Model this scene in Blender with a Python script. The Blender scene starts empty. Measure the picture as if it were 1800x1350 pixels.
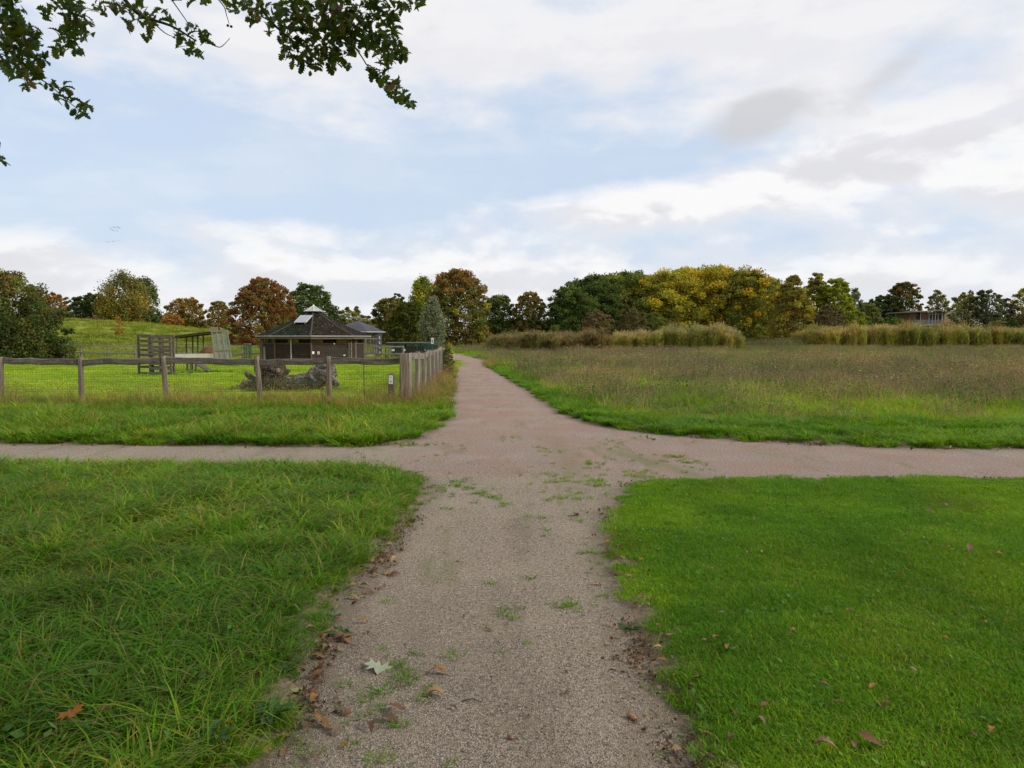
import bpy, math, random
import numpy as np
from mathutils import Vector, Matrix
R = math.radians
SC = bpy.context.scene
COL = SC.collection
rng = np.random.default_rng(7)
random.seed(7)

# ------------------------------------------------------------------ camera
F = 1285.0            # focal length in pixels of an 1800 x 1350 frame
EYE = 1.7
PITCH = math.atan((675 - 594) / F)
cam = bpy.data.cameras.new('camera')
cam.sensor_width = 36.0
cam.lens = F / 1800 * 36
cam.clip_start = 0.05
cam.clip_end = 3000
camo = bpy.data.objects.new('camera', cam)
camo.location = (0, 0, EYE)
camo.rotation_euler = (math.pi / 2 - PITCH, 0, 0)
COL.objects.link(camo)
SC.camera = camo

# ------------------------------------------------------------------ sun + exposure
SUN_AZ = R(105)       # clockwise from the view direction (+Y): to the right, a little behind
SUN_EL = R(33)
sun = bpy.data.lights.new('sun', 'SUN')
sun.energy = 2.4
sun.angle = R(12)
sun.color = (1.0, 0.955, 0.89)
suno = bpy.data.objects.new('sun', sun)
sd = Vector((math.sin(SUN_AZ) * math.cos(SUN_EL), math.cos(SUN_AZ) * math.cos(SUN_EL), math.sin(SUN_EL)))
suno.rotation_euler = sd.to_track_quat('Z', 'Y').to_euler()
COL.objects.link(suno)
vs = SC.view_settings
vs.view_transform = 'Standard'
vs.look = 'None'
vs.gamma = 1
vs.exposure = 0.45
vs.use_curve_mapping = False
SC.cycles.max_bounces = 4
SC.cycles.diffuse_bounces = 2
SC.cycles.glossy_bounces = 2
SC.cycles.transmission_bounces = 4
SC.cycles.transparent_max_bounces = 6
SC.cycles.caustics_reflective = False
SC.cycles.caustics_refractive = False

# ------------------------------------------------------------------ node helpers
class NT:
    def __init__(s, tree):
        s.t = tree
    def n(s, kind, **kw):
        nd = s.t.nodes.new(kind)
        for k, v in kw.items():
            setattr(nd, k, v)
        return nd
    def l(s, a, b):
        s.t.links.new(a, b)
    def val(s, sock, v):
        if hasattr(v, 'is_linked') or isinstance(v, bpy.types.NodeSocket):
            s.l(v, sock)
        else:
            sock.default_value = v
    def m(s, op, a, b=0.0, c=None, clamp=False):
        nd = s.n('ShaderNodeMath', operation=op, use_clamp=clamp)
        s.val(nd.inputs[0], a); s.val(nd.inputs[1], b)
        if c is not None: s.val(nd.inputs[2], c)
        return nd.outputs[0]
    def vm(s, op, a, b=(0, 0, 0)):
        nd = s.n('ShaderNodeVectorMath', operation=op)
        s.val(nd.inputs[0], a); s.val(nd.inputs[1], b)
        return nd.outputs[0]
    def mix(s, f, a, b, blend='MIX'):
        nd = s.n('ShaderNodeMix', data_type='RGBA', blend_type=blend, clamp_factor=True)
        s.val(nd.inputs[0], f)
        for k, v in ((6, a), (7, b)):
            if isinstance(v, tuple) and len(v) == 3: v = v + (1.0,)
            s.val(nd.inputs[k], v)
        return nd.outputs[2]
    def ss(s, x, a, b, lo=0.0, hi=1.0):
        nd = s.n('ShaderNodeMapRange', interpolation_type='SMOOTHSTEP')
        s.val(nd.inputs[0], x); s.val(nd.inputs[1], a); s.val(nd.inputs[2], b)
        nd.inputs[3].default_value = lo; nd.inputs[4].default_value = hi
        return nd.outputs[0]
    def noise(s, vec, scale, detail=4.0, rough=0.55, dist=0.0, col=False):
        nd = s.n('ShaderNodeTexNoise')
        if vec is not None: s.l(vec, nd.inputs['Vector'])
        nd.inputs['Scale'].default_value = scale
        nd.inputs['Detail'].default_value = detail
        nd.inputs['Roughness'].default_value = rough
        nd.inputs['Distortion'].default_value = dist
        return nd.outputs['Color'] if col else nd.outputs['Fac']
    def voro(s, vec, scale, out='Distance', feature='F1'):
        nd = s.n('ShaderNodeTexVoronoi', feature=feature)
        if vec is not None: s.l(vec, nd.inputs['Vector'])
        nd.inputs['Scale'].default_value = scale
        return nd.outputs[out]
    def mapping(s, vec, scale=(1, 1, 1), loc=(0, 0, 0), rot=(0, 0, 0)):
        nd = s.n('ShaderNodeMapping')
        s.l(vec, nd.inputs[0])
        nd.inputs['Scale'].default_value = scale
        nd.inputs['Location'].default_value = loc
        nd.inputs['Rotation'].default_value = rot
        return nd.outputs[0]

# ------------------------------------------------------------------ sky: clear Nishita sky under broken cloud
world = bpy.data.worlds.new('World')
SC.world = world
world.use_nodes = True
w = NT(world.node_tree)
for nd in list(world.node_tree.nodes): world.node_tree.nodes.remove(nd)
out = w.n('ShaderNodeOutputWorld')
bg = w.n('ShaderNodeBackground')
SKY_S = 0.1
bg.inputs[1].default_value = SKY_S
w.l(bg.outputs[0], out.inputs[0])
sky = w.n('ShaderNodeTexSky', sky_type='NISHITA')
sky.sun_disc = False
sky.sun_elevation = SUN_EL
sky.sun_rotation = SUN_AZ
sky.altitude = 0
sky.air_density = 1.0
sky.dust_density = 2.2
sky.ozone_density = 1.5
tc = w.n('ShaderNodeTexCoord')
D = w.vm('NORMALIZE', tc.outputs['Generated'])
sep = w.n('ShaderNodeSeparateXYZ'); w.l(D, sep.inputs[0])
dx, dy, dz = sep.outputs
hor = w.m('SQRT', w.m('ADD', w.m('MULTIPLY', dx, dx), w.m('MULTIPLY', dy, dy)))
el = w.m('ARCTAN2', dz, hor)
az = w.m('ARCTAN2', dx, dy)
# cloud layer coordinates: a flat deck seen in perspective, and plain angles for the heaps near the horizon
iz = w.m('DIVIDE', 1.0, w.m('ADD', w.m('MAXIMUM', dz, 0.0), 0.10))
cmb = w.n('ShaderNodeCombineXYZ')
w.l(w.m('MULTIPLY', dx, iz), cmb.inputs[0]); w.l(w.m('MULTIPLY', dy, iz), cmb.inputs[1])
deck = cmb.outputs[0]
cmb2 = w.n('ShaderNodeCombineXYZ')
w.l(az, cmb2.inputs[0]); w.l(w.m('MULTIPLY', el, 2.2), cmb2.inputs[1])
ang = cmb2.outputs[0]
def gauss(a0, e0, sa, se, tilt=0.0):
    a = w.m('SUBTRACT', az, a0)
    e = w.m('SUBTRACT', w.m('SUBTRACT', el, e0), w.m('MULTIPLY', a, tilt))
    q = w.m('ADD', w.m('POWER', w.m('ABSOLUTE', w.m('DIVIDE', a, sa)), 2.0), w.m('POWER', w.m('ABSOLUTE', w.m('DIVIDE', e, se)), 2.0))
    return w.m('POWER', 2.718, w.m('MULTIPLY', q, -1.0))
def addw(*terms):
    s_ = None
    for f, v in terms:
        t = w.m('MULTIPLY', v, f)
        s_ = t if s_ is None else w.m('ADD', s_, t)
    return s_
n1 = w.noise(w.mapping(deck, (0.6, 1.0, 1), (3.1, 0.4, 0)), 1.3, 9, 0.55, 0.15)
heap = w.noise(w.mapping(ang, loc=(4.0, 1.7, 2.0)), 6.5, 10, 0.53, 0.25)
puff = w.noise(w.mapping(ang, loc=(1.0, 7.7, 5.0)), 17.0, 8, 0.55, 0.2)
# the same heaps a little higher up: where they thin out above, a cloud top is lit; where they go on, it is a shaded base
heap_up = w.noise(w.mapping(ang, loc=(4.0, 1.755, 2.0)), 6.5, 10, 0.53, 0.25)
bumps = w.m('ADD', w.m('MULTIPLY', w.m('SUBTRACT', heap, 0.5), 1.0), w.m('MULTIPLY', w.m('SUBTRACT', puff, 0.5), 0.45))
# mean amount of cloud by place: thin high sheet above, clear band on the left, banks low down, long cloud on the right
amount = addw((0.66, w.ss(w.m('ADD', el, w.m('MULTIPLY', az, 0.10)), 0.21, 0.37)), (-0.12, gauss(-0.35, 0.19, 0.45, 0.06)),
              (0.60, w.ss(el, 0.150, 0.075)), (0.95, gauss(0.30, 0.186, 0.32, 0.034, 0.11)), (0.62, gauss(0.66, 0.165, 0.26, 0.034, 0.10)),
              (0.45, gauss(0.70, 0.27, 0.20, 0.045, 0.12)), (0.50, gauss(-0.32, 0.135, 0.12, 0.022)), (0.22, gauss(-0.60, 0.235, 0.10, 0.03)),
              (0.25, gauss(-0.25, 0.275, 0.20, 0.03)), (-0.30, gauss(0.56, 0.36, 0.12, 0.05, 0.5)), (-0.22, gauss(-0.05, 0.24, 0.35, 0.035, -0.05)),
              (0.55, w.m('MULTIPLY', w.ss(w.m('ABSOLUTE', az), 0.8, 1.2), 0.8)))
dens = w.m('ADD', amount, w.m('ADD', w.m('MULTIPLY', bumps, 1.35), w.m('MULTIPLY', w.m('SUBTRACT', n1, 0.5), w.m('MULTIPLY', w.ss(el, 0.16, 0.34), 1.6))))
cover = w.m('MAXIMUM', w.ss(dens, -0.06, 0.72), w.m('MULTIPLY', w.ss(w.m('ADD', n1, w.m('MULTIPLY', bumps, 0.4)), 0.40, 0.75), 0.30))
# darker heaps at the upper right
greyd = w.m('ADD', addw((1.12, gauss(0.315, 0.272, 0.075, 0.034, 0.30)), (0.75, gauss(0.47, 0.305, 0.055, 0.026, 0.55)), (0.12, gauss(0.66, 0.305, 0.07, 0.022, 0.3))),
            w.m('MULTIPLY', bumps, 1.7))
greym = w.ss(greyd, 0.22, 0.90)
k = 0.735 / SKY_S
nish = w.vm('MULTIPLY', sky.outputs[0], (0.8, 0.8, 0.8))
clear = w.mix(0.70, nish, (0.74 * k, 0.87 * k, 1.06 * k))
white = (0.86 * k, 0.86 * k, 0.89 * k)
bright = (0.955 * k, 0.955 * k, 0.96 * k)
grey = (0.625 * k, 0.63 * k, 0.66 * k)
lit = w.ss(w.m('SUBTRACT', heap, heap_up), -0.03, 0.085)
shade = w.ss(w.m('SUBTRACT', heap_up, heap), -0.03, 0.095)
low = w.ss(el, 0.30, 0.20)
cc = w.mix(w.m('MULTIPLY', lit, w.m('ADD', w.m('MULTIPLY', low, 0.75), 0.25)), white, bright)
cc = w.mix(w.m('MULTIPLY', w.m('MULTIPLY', shade, w.m('ADD', w.m('MULTIPLY', low, 0.30), 0.13)), w.ss(dens, 0.20, 0.85)), cc, grey)
cc = w.mix(w.m('MULTIPLY', w.ss(el, 0.10, 0.03), 0.45), cc, (0.78 * k, 0.79 * k, 0.82 * k))
skyc = w.mix(cover, clear, cc)
skyc = w.mix(w.m('MULTIPLY', greym, 0.85), skyc, grey)
w.l(skyc, bg.inputs[0])

# ------------------------------------------------------------------ projection helpers (layout only)
def ray(px, py):
    cx, cy = (px - 900) / F, (675 - py) / F
    cp, sp = math.cos(PITCH), math.sin(PITCH)
    return np.array([cx, cp + cy * sp, -sp + cy * cp])
def G(px, py):
    d = ray(px, py); t = -EYE / d[2]
    return (d[0] * t, d[1] * t)
def P(px, py, depth):
    d = ray(px, py); t = depth / d[1]
    return np.array([d[0] * t, depth, EYE + d[2] * t])
def X(px, depth): return P(px, 594, depth)[0]
def Z(py, depth): return P(900, py, depth)[2]

# ------------------------------------------------------------------ object helpers
def tag(o, label=None, cat=None, group=None, kind=None):
    if label: o['label'] = label
    if cat: o['category'] = cat
    if group: o['group'] = group
    if kind: o['kind'] = kind
    return o
def empty(name, loc=(0, 0, 0), rz=0.0):
    o = bpy.data.objects.new(name, None)
    o.empty_display_size = 0.2
    o.location = loc; o.rotation_euler = (0, 0, rz)
    COL.objects.link(o)
    return o
def np_mesh(name, V, Fc, mat=None, col=None, smooth=False, fcol=None):
    V = np.asarray(V, dtype=np.float32).reshape(-1, 3)
    me = bpy.data.meshes.new(name)
    if isinstance(Fc, np.ndarray):
        nf, k_ = Fc.shape
        me.vertices.add(len(V)); me.vertices.foreach_set('co', V.ravel())
        me.loops.add(nf * k_); me.loops.foreach_set('vertex_index', Fc.astype(np.int32).ravel())
        me.polygons.add(nf)
        me.polygons.foreach_set('loop_start', np.arange(0, nf * k_, k_, dtype=np.int32))
        me.update(calc_edges=True)
    else:
        me.from_pydata([tuple(v) for v in V.tolist()], [], [tuple(f) for f in Fc])
        me.update()
    if col is not None:
        c = np.ones((len(V), 4), dtype=np.float32); c[:, :3] = col
        a = me.color_attributes.new('col', 'FLOAT_COLOR', 'POINT')
        a.data.foreach_set('color', c.ravel())
    if smooth:
        me.polygons.foreach_set('use_smooth', np.ones(len(me.polygons), dtype=bool))
    if mat is not None: me.materials.append(mat)
    return me
def obj(name, me, parent=None, loc=None, rot=None):
    o = bpy.data.objects.new(name, me)
    COL.objects.link(o)
    if parent is not None: o.parent = parent
    if loc is not None: o.location = loc
    if rot is not None: o.rotation_euler = rot
    return o

class MB:
    """collects bars, boxes and tubes for ONE mesh object"""
    def __init__(s): s.v = []; s.f = []
    def add(s, v, f):
        o = len(s.v); s.v += [tuple(map(float, p)) for p in v]; s.f += [tuple(i + o for i in q) for q in f]
        return s
    def rings(s, rs, cap=True):
        n = len(rs[0]); v = [p for r in rs for p in r]; f = []
        for i in range(len(rs) - 1):
            for j in range(n):
                a = i * n + j; b = i * n + (j + 1) % n
                f.append((a, b, b + n, a + n))
        if cap:
            f.append(tuple(range(n - 1, -1, -1))); f.append(tuple((len(rs) - 1) * n + j for j in range(n)))
        return s.add(v, f)
    def bar(s, p0, p1, wd, th, up=(0, 0, 1), nseg=1, jit=0.0, ch=0.15, taper=1.0, sag=0.0):
        """a timber of section wd x th from p0 to p1, chamfered, optionally wavy"""
        p0 = np.array(p0, float); p1 = np.array(p1, float)
        ax = p1 - p0; L = np.linalg.norm(ax); ax /= L
        up = np.array(up, float)
        if abs(np.dot(up, ax)) > 0.95: up = np.array((0, 1.0, 0))
        sx = np.cross(up, ax); sx /= np.linalg.norm(sx)
        uy = np.cross(ax, sx)
        c = min(wd, th) * ch
        a, b = wd / 2, th / 2
        sec = [(-a + c, -b), (a - c, -b), (a, -b + c), (a, b - c), (a - c, b), (-a + c, b), (-a, b - c), (-a, -b + c)]
        rs = []
        for i in range(nseg + 1):
            t = i / nseg; k_ = 1 + (taper - 1) * t
            o = p0 + ax * L * t + sx * random.uniform(-jit, jit) + uy * random.uniform(-jit, jit)
            o = o - np.array((0, 0, sag * 4 * t * (1 - t)))
            rs.append([o + sx * x_ * k_ * (1 + random.uniform(-jit, jit) * 2) + uy * y_ * k_ * (1 + random.uniform(-jit, jit) * 2) for x_, y_ in sec])
        return s.rings(rs)
    def box(s, c, sz):
        x, y, z = c; a, b, h = sz[0] / 2, sz[1] / 2, sz[2] / 2
        v = [(x + i * a, y + j * b, z + k_ * h) for k_ in (-1, 1) for i, j in ((-1, -1), (1, -1), (1, 1), (-1, 1))]
        return s.add(v, [(3, 2, 1, 0), (4, 5, 6, 7), (0, 1, 5, 4), (1, 2, 6, 5), (2, 3, 7, 6), (3, 0, 4, 7)])
    def tube(s, pts, rad, n=6, jit=0.0):
        pts = [np.array(p, float) for p in pts]
        rad = [rad] * len(pts) if np.isscalar(rad) else rad
        rs = []; ref = np.array((0.31, 0.17, 0.93))
        for i, p in enumerate(pts):
            d = pts[min(i + 1, len(pts) - 1)] - pts[max(i - 1, 0)]
            d = d / (np.linalg.norm(d) + 1e-9)
            a = np.cross(d, ref); na = np.linalg.norm(a)
            if na < 1e-3: a = np.array((1.0, 0, 0)); na = 1
            a /= na; b = np.cross(d, a)
            rs.append([p + (a * math.cos(q) + b * math.sin(q)) * rad[i] * (1 + random.uniform(-jit, jit)) for q in [2 * math.pi * j / n for j in range(n)]])
        return s.rings(rs)
    def ball(s, c, r, n=8, m=5, sq=(1, 1, 1), jit=0.0):
        rs = []
        for i in range(m + 1):
            ph = math.pi * (i + 0.001) / (m + 0.002) - math.pi / 2
            rs.append([(c[0] + r * sq[0] * math.cos(ph) * math.cos(2 * math.pi * j / n) * (1 + random.uniform(-jit, jit)),
                        c[1] + r * sq[1] * math.cos(ph) * math.sin(2 * math.pi * j / n) * (1 + random.uniform(-jit, jit)),
                        c[2] + r * sq[2] * math.sin(ph) * (1 + random.uniform(-jit, jit))) for j in range(n)])
        return s.rings(rs)
    def build(s, name, mat, parent=None, smooth=False, loc=None, rot=None):
        me = bpy.data.meshes.new(name)
        me.from_pydata(s.v, [], s.f); me.update()
        if smooth: me.polygons.foreach_set('use_smooth', np.ones(len(me.polygons), dtype=bool))
        me.materials.append(mat)
        return obj(name, me, parent, loc, rot)

# ------------------------------------------------------------------ materials
MATS = {}
def new_mat(name):
    m = bpy.data.materials.new(name); m.use_nodes = True
    m.node_tree.nodes.clear()
    return m, NT(m.node_tree)
def finish(t, col, rough=0.8, bump=None, bstr=0.3, bdist=0.01, spec=0.3, metal=0.0, alpha=None):
    b = t.n('ShaderNodeBsdfPrincipled'); o = t.n('ShaderNodeOutputMaterial')
    if isinstance(col, tuple) and len(col) == 3: col = col + (1,)
    t.val(b.inputs['Base Color'], col); t.val(b.inputs['Roughness'], rough)
    b.inputs['Specular IOR Level'].default_value = spec
    b.inputs['Metallic'].default_value = metal
    if bump is not None:
        bp = t.n('ShaderNodeBump'); bp.inputs['Strength'].default_value = bstr; bp.inputs['Distance'].default_value = bdist
        t.l(bump, bp.inputs['Height']); t.l(bp.outputs[0], b.inputs['Normal'])
    t.l(b.outputs[0], o.inputs[0])
    return b
def co(t): return t.n('ShaderNodeTexCoord').outputs['Object']
def geo_pos(t): return t.n('ShaderNodeNewGeometry').outputs['Position']
def simple(name, c, rough=0.6, var=0.15, scale=4.0, metal=0.0, spec=0.3):
    if name in MATS: return MATS[name]
    m, t = new_mat(name)
    n_ = t.noise(geo_pos(t), scale, 5, 0.6)
    lo = tuple(x * (1 - var) for x in c); hi = tuple(min(1, x * (1 + var)) for x in c)
    finish(t, t.mix(t.ss(n_, 0.3, 0.7), lo, hi), rough, n_, 0.15, 0.005, spec, metal)
    MATS[name] = m
    return m
def wood(name, c1, c2, c3, stretch=(1, 1, 1), scale=9.0, lichen=0.0):
    if name in MATS: return MATS[name]
    m, t = new_mat(name)
    p = geo_pos(t)
    a = t.noise(t.mapping(p, stretch), scale, 7, 0.65)
    b = t.noise(p, 2.2, 4, 0.6)
    f = t.noise(t.mapping(p, tuple(x * 3 for x in stretch)), scale * 2, 3, 0.6)
    c = t.mix(t.ss(a, 0.33, 0.66), c1, c2)
    c = t.mix(t.ss(b, 0.45, 0.7), c, c3)
    if lichen: c = t.mix(t.m('MULTIPLY', t.ss(t.noise(p, 14, 5, 0.7), 0.60, 0.68), lichen), c, (0.36, 0.38, 0.30))
    finish(t, c, 0.85, t.m('ADD', a, f), 0.5, 0.008, 0.2)
    MATS[name] = m
    return m
def foliage(name, instanced, transl=0.35, rough=0.5, spec=0.25, vary=0.18):
    m, t = new_mat(name)
    a = t.n('ShaderNodeAttribute', attribute_type='GEOMETRY', attribute_name='col').outputs['Color']
    if instanced:
        a = t.mix(1.0, a, t.n('ShaderNodeAttribute', attribute_type='INSTANCER', attribute_name='tint').outputs['Color'], 'MULTIPLY')
    n_ = t.noise(geo_pos(t), 3.0, 3, 0.6)
    a = t.mix(1.0, a, t.mix(n_, (1 - vary,) * 3, (1 + vary,) * 3), 'MULTIPLY')
    b = t.n('ShaderNodeBsdfPrincipled'); t.l(a, b.inputs['Base Color'])
    b.inputs['Roughness'].default_value = rough; b.inputs['Specular IOR Level'].default_value = spec
    tr = t.n('ShaderNodeBsdfTranslucent'); t.l(t.mix(1.0, a, (1.25, 1.2, 0.6), 'MULTIPLY'), tr.inputs[0])
    mx = t.n('ShaderNodeMixShader'); mx.inputs[0].default_value = transl
    t.l(b.outputs[0], mx.inputs[1]); t.l(tr.outputs[0], mx.inputs[2])
    o = t.n('ShaderNodeOutputMaterial'); t.l(mx.outputs[0], o.inputs[0])
    return m
GRASS = foliage('grass_blades', True, 0.38, 0.55, 0.12)
LEAF = foliage('tree_leaves', False, 0.38, 0.7, 0.08, 0.22)
OAKLEAF = foliage('oak_leaves', False, 0.45, 0.42, 0.35, 0.25)
DEADLEAF = foliage('dead_leaves', False, 0.10, 0.7, 0.2, 0.3)
BARK = wood('bark', (0.055, 0.045, 0.035), (0.10, 0.085, 0.065), (0.05, 0.05, 0.035), (1, 1, 0.25), 7)
POST = wood('post_wood', (0.11, 0.085, 0.06), (0.31, 0.25, 0.185), (0.20, 0.165, 0.12), (1, 1, 0.07), 22, 0.25)
RAIL = wood('rail_wood', (0.055, 0.045, 0.035), (0.19, 0.16, 0.125), (0.10, 0.085, 0.065), (0.07, 1, 1), 20, 0.5)
RAILY = wood('rail_wood_along', (0.10, 0.085, 0.07), (0.27, 0.235, 0.19), (0.15, 0.13, 0.10), (1, 0.07, 1), 20, 0.4)
PALLET = wood('pallet_wood', (0.060, 0.050, 0.040), (0.145, 0.122, 0.095), (0.095, 0.078, 0.06), (0.25, 0.25, 1), 14, 0.15)

# ------------------------------------------------------------------ terrain and paths
def catmull(pts, n=8):
    pts = [np.array(p, float) for p in pts]; o = []
    for i in range(len(pts) - 1):
        p0, p1, p2, p3 = pts[max(i - 1, 0)], pts[i], pts[i + 1], pts[min(i + 2, len(pts) - 1)]
        for k_ in range(n):
            t = k_ / n
            o.append(0.5 * (2 * p1 + (p2 - p0) * t + (2 * p0 - 5 * p1 + 4 * p2 - p3) * t * t + (3 * p1 - p0 - 3 * p2 + p3) * t ** 3))
    o.append(pts[-1])
    return o
e_left = [(-1.25, -9), (-1.02, -2), G(500, 1340), G(528, 1230), G(572, 1120), G(625, 1035), G(688, 962), G(728, 900), G(752, 862), G(738, 840), G(690, 828), G(600, 822), G(400, 820), G(0, 817), (-22, 9.7), (-60, 9.0)]
e_lt = [(-60, 11.0), (-22, 11.6), G(0, 780), G(300, 783), G(560, 785), G(680, 782), G(738, 768), G(782, 738), G(795, 700), G(797, 670), G(796, 645), (-4.9, 58), (-9.0, 78), (-18, 96), (-40, 112)]
e_rt = [(-39, 114.5), (-16.5, 98.5), (-7.0, 79.5), (-2.7, 58), G(846, 639), G(884, 660), G(932, 691), G(985, 724), G(1040, 745), G(1120, 758.5), G(1200, 767), G(1300, 775), G(1500, 784), G(1800, 789), (22, 11.0), (60, 10.4)]
e_r = [(60, 7.6), (22, 8.5), G(1800, 843), G(1500, 843), G(1230, 843), G(1120, 850), G(1078, 880), G(1055, 930), G(1068, 990), G(1098, 1080), G(1130, 1180), G(1165, 1260), G(1190, 1340), (0.90, -2), (0.95, -9)]
POLY = np.array(catmull(e_left, 6) + catmull(e_lt, 6) + catmull(e_rt, 6) + catmull(e_r, 6))
def sdf(x, y):
    """signed distance to the path outline, negative on the path"""
    x = np.asarray(x, float).ravel(); y = np.asarray(y, float).ravel()
    best = np.full(x.shape, 1e9); ins = np.zeros(x.shape, bool)
    A = POLY; B = np.roll(POLY, -1, 0)
    for (ax, ay), (bx, by) in zip(A, B):
        ex, ey = bx - ax, by - ay; L2 = ex * ex + ey * ey + 1e-12
        t = np.clip(((x - ax) * ex + (y - ay) * ey) / L2, 0, 1)
        d2 = (x - ax - ex * t) ** 2 + (y - ay - ey * t) ** 2
        best = np.minimum(best, d2)
        c = (ay > y) != (by > y)
        if abs(ey) > 1e-12:
            ins ^= c & (x < ex * (y - ay) / ey + ax)
    d = np.sqrt(best)
    return np.where(ins, -d, d)
_lat = np.random.default_rng(3).random((64, 64))
def vnoise(x, y, s, ox=0.0):
    """smooth value noise for terrain and scatter"""
    u = np.asarray(x, float) / s + ox + 1000; v = np.asarray(y, float) / s + ox * 1.7 + 1000
    i = np.floor(u).astype(int); j = np.floor(v).astype(int); a = u - i; b = v - j
    a = a * a * (3 - 2 * a); b = b * b * (3 - 2 * b)
    g = lambda p, q: _lat[p % 64, q % 64]
    return (g(i, j) * (1 - a) + g(i + 1, j) * a) * (1 - b) + (g(i, j + 1) * (1 - a) + g(i + 1, j + 1) * a) * b
def sstep(a, b, x):
    t = np.clip((np.asarray(x, float) - a) / (b - a), 0, 1)
    return t * t * (3 - 2 * t)
def terrain(x, y):
    x = np.asarray(x, float); y = np.asarray(y, float)
    h = 4.3 * np.exp(-np.abs((x + 72) / 40) ** 2.6) * np.exp(-np.abs((y - 98) / 27) ** 2.4)
    h = h + 0.75 * sstep(108, 165, y) * sstep(-30, 0, x)
    return h
def ground_z(x, y, s=None):
    x = np.asarray(x, float).ravel(); y = np.asarray(y, float).ravel()
    if s is None: s = sdf(x, y)
    e = s + (vnoise(x, y, 0.28) - 0.5) * 0.16 + (vnoise(x, y, 1.1, 5) - 0.5) * 0.12
    b = -0.03 + 0.065 * sstep(-0.02, 0.20, e)
    far = sstep(25, 70, y)
    b = b + (vnoise(x, y, 0.7, 9) - 0.5) * 0.018 * sstep(0.1, 0.8, s) * (1 - far) + (vnoise(x, y, 3.5, 2) - 0.5) * 0.10 * sstep(0.3, 3, s)
    return b + terrain(x, y)
def lines(*segs):
    o = []
    for a, b, st in segs: o += list(np.arange(a, b, st))
    return np.array(sorted(set(np.round(o, 4))))
gx = lines((-900, -200, 50), (-200, -60, 4), (-60, -14, 1.0), (-14, 12, 0.14), (12, 60, 1.0), (60, 200, 4), (200, 901, 50))
gy = lines((-900, -200, 100), (-200, -30, 10), (-30, -3, 1.0), (-3, 19, 0.14), (19, 60, 0.4), (60, 200, 2.5), (200, 1001, 50))
XX, YY = np.meshgrid(gx, gy)
S0 = sdf(XX, YY)
ZZ = ground_z(XX, YY, S0)
nx, ny = len(gx), len(gy)
ii = np.arange(nx * ny).reshape(ny, nx)
quads = np.stack([ii[:-1, :-1], ii[:-1, 1:], ii[1:, 1:], ii[1:, :-1]], -1).reshape(-1, 4)
xf, yf = XX.ravel(), YY.ravel()
FENCE_Y = 18.05
def side_line(y):        # x of the paddock side fence
    return -2.52 - (np.asarray(y, float) - FENCE_Y) * 0.035
def path_right(y):       # right edge of the path beyond the junction
    return np.interp(y, [11, 14, 17, 21, 26, 33, 48, 58, 80], [3, 1.9, 1.05, .45, .0, -.55, -2.0, -2.7, -7.2])
# colour of the soil / thatch under each kind of growth
c_thatch = np.array((0.075, 0.085, 0.022))
cg = np.tile(c_thatch, (len(xf), 1))
def blendc(mask, c):
    global cg
    cg = cg * (1 - mask[:, None]) + np.array(c) * mask[:, None]
blendc(sstep(8.0, 8.6, yf) * 0 + (xf > 0) * (yf < 10.6), (0.07, 0.115, 0.014))
padd = (yf > FENCE_Y) * (yf < 56) * (xf < side_line(yf))
blendc(padd * 1.0, (0.20, 0.30, 0.022))
blendc((yf > 56) * (yf < 130) * (xf < -12) * 1.0, (0.19, 0.235, 0.035))
mead = (yf > 13) * (yf < 108) * (xf > path_right(yf) + 1.2)
blendc(mead * 1.0, (0.115, 0.13, 0.035))
blendc(sstep(62, 72, yf) * sstep(-30, -24, xf) * sstep(1, -2, xf), (0.15, 0.27, 0.02))
blendc(sstep(106, 112, yf) * 1.0 * (xf > -26), (0.12, 0.19, 0.025))
blendc(sstep(0.34, 0.10, S0) * (yf < 60), (0.205, 0.165, 0.12))

m, t = new_mat('ground')
a = t.n('ShaderNodeAttribute', attribute_type='GEOMETRY', attribute_name='col').outputs['Color']
p = geo_pos(t)
n_a = t.noise(t.mapping(p, (0.35, 1.0, 1.0)), 1.3, 6, 0.65)
n_b = t.noise(p, 9, 5, 0.7)
n_c = t.noise(p, 0.16, 4, 0.6)
a = t.mix(t.ss(n_b, 0.3, 0.75), t.mix(1.0, a, (0.7, 0.72, 0.7), 'MULTIPLY'), t.mix(1.0, a, (1.25, 1.2, 1.1), 'MULTIPLY'))
a = t.mix(t.m('MULTIPLY', t.ss(n_a, 0.56, 0.68), 0.7), a, (0.12, 0.09, 0.045))
a = t.mix(t.m('MULTIPLY', t.ss(n_c, 0.45, 0.7), 0.35), a, t.mix(1.0, a, (1.35, 1.12, 0.8), 'MULTIPLY'))
gr_ = t.noise(p, 45, 6, 0.75)
a = t.mix(1.0, a, t.mix(t.ss(gr_, 0.32, 0.68), (0.62, 0.62, 0.62), (1.32, 1.30, 1.28)), 'MULTIPLY')
finish(t, a, 0.95, t.m('ADD', n_a, t.m('ADD', n_b, t.m('MULTIPLY', gr_, 0.3))), 0.6, 0.05, 0.1)
ground = obj('ground', np_mesh('ground', np.stack([xf, yf, ZZ], 1), quads, m, cg, True))
tag(ground, 'grassy ground of the park with a low green mound behind the paddock', 'ground', kind='structure')

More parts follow.
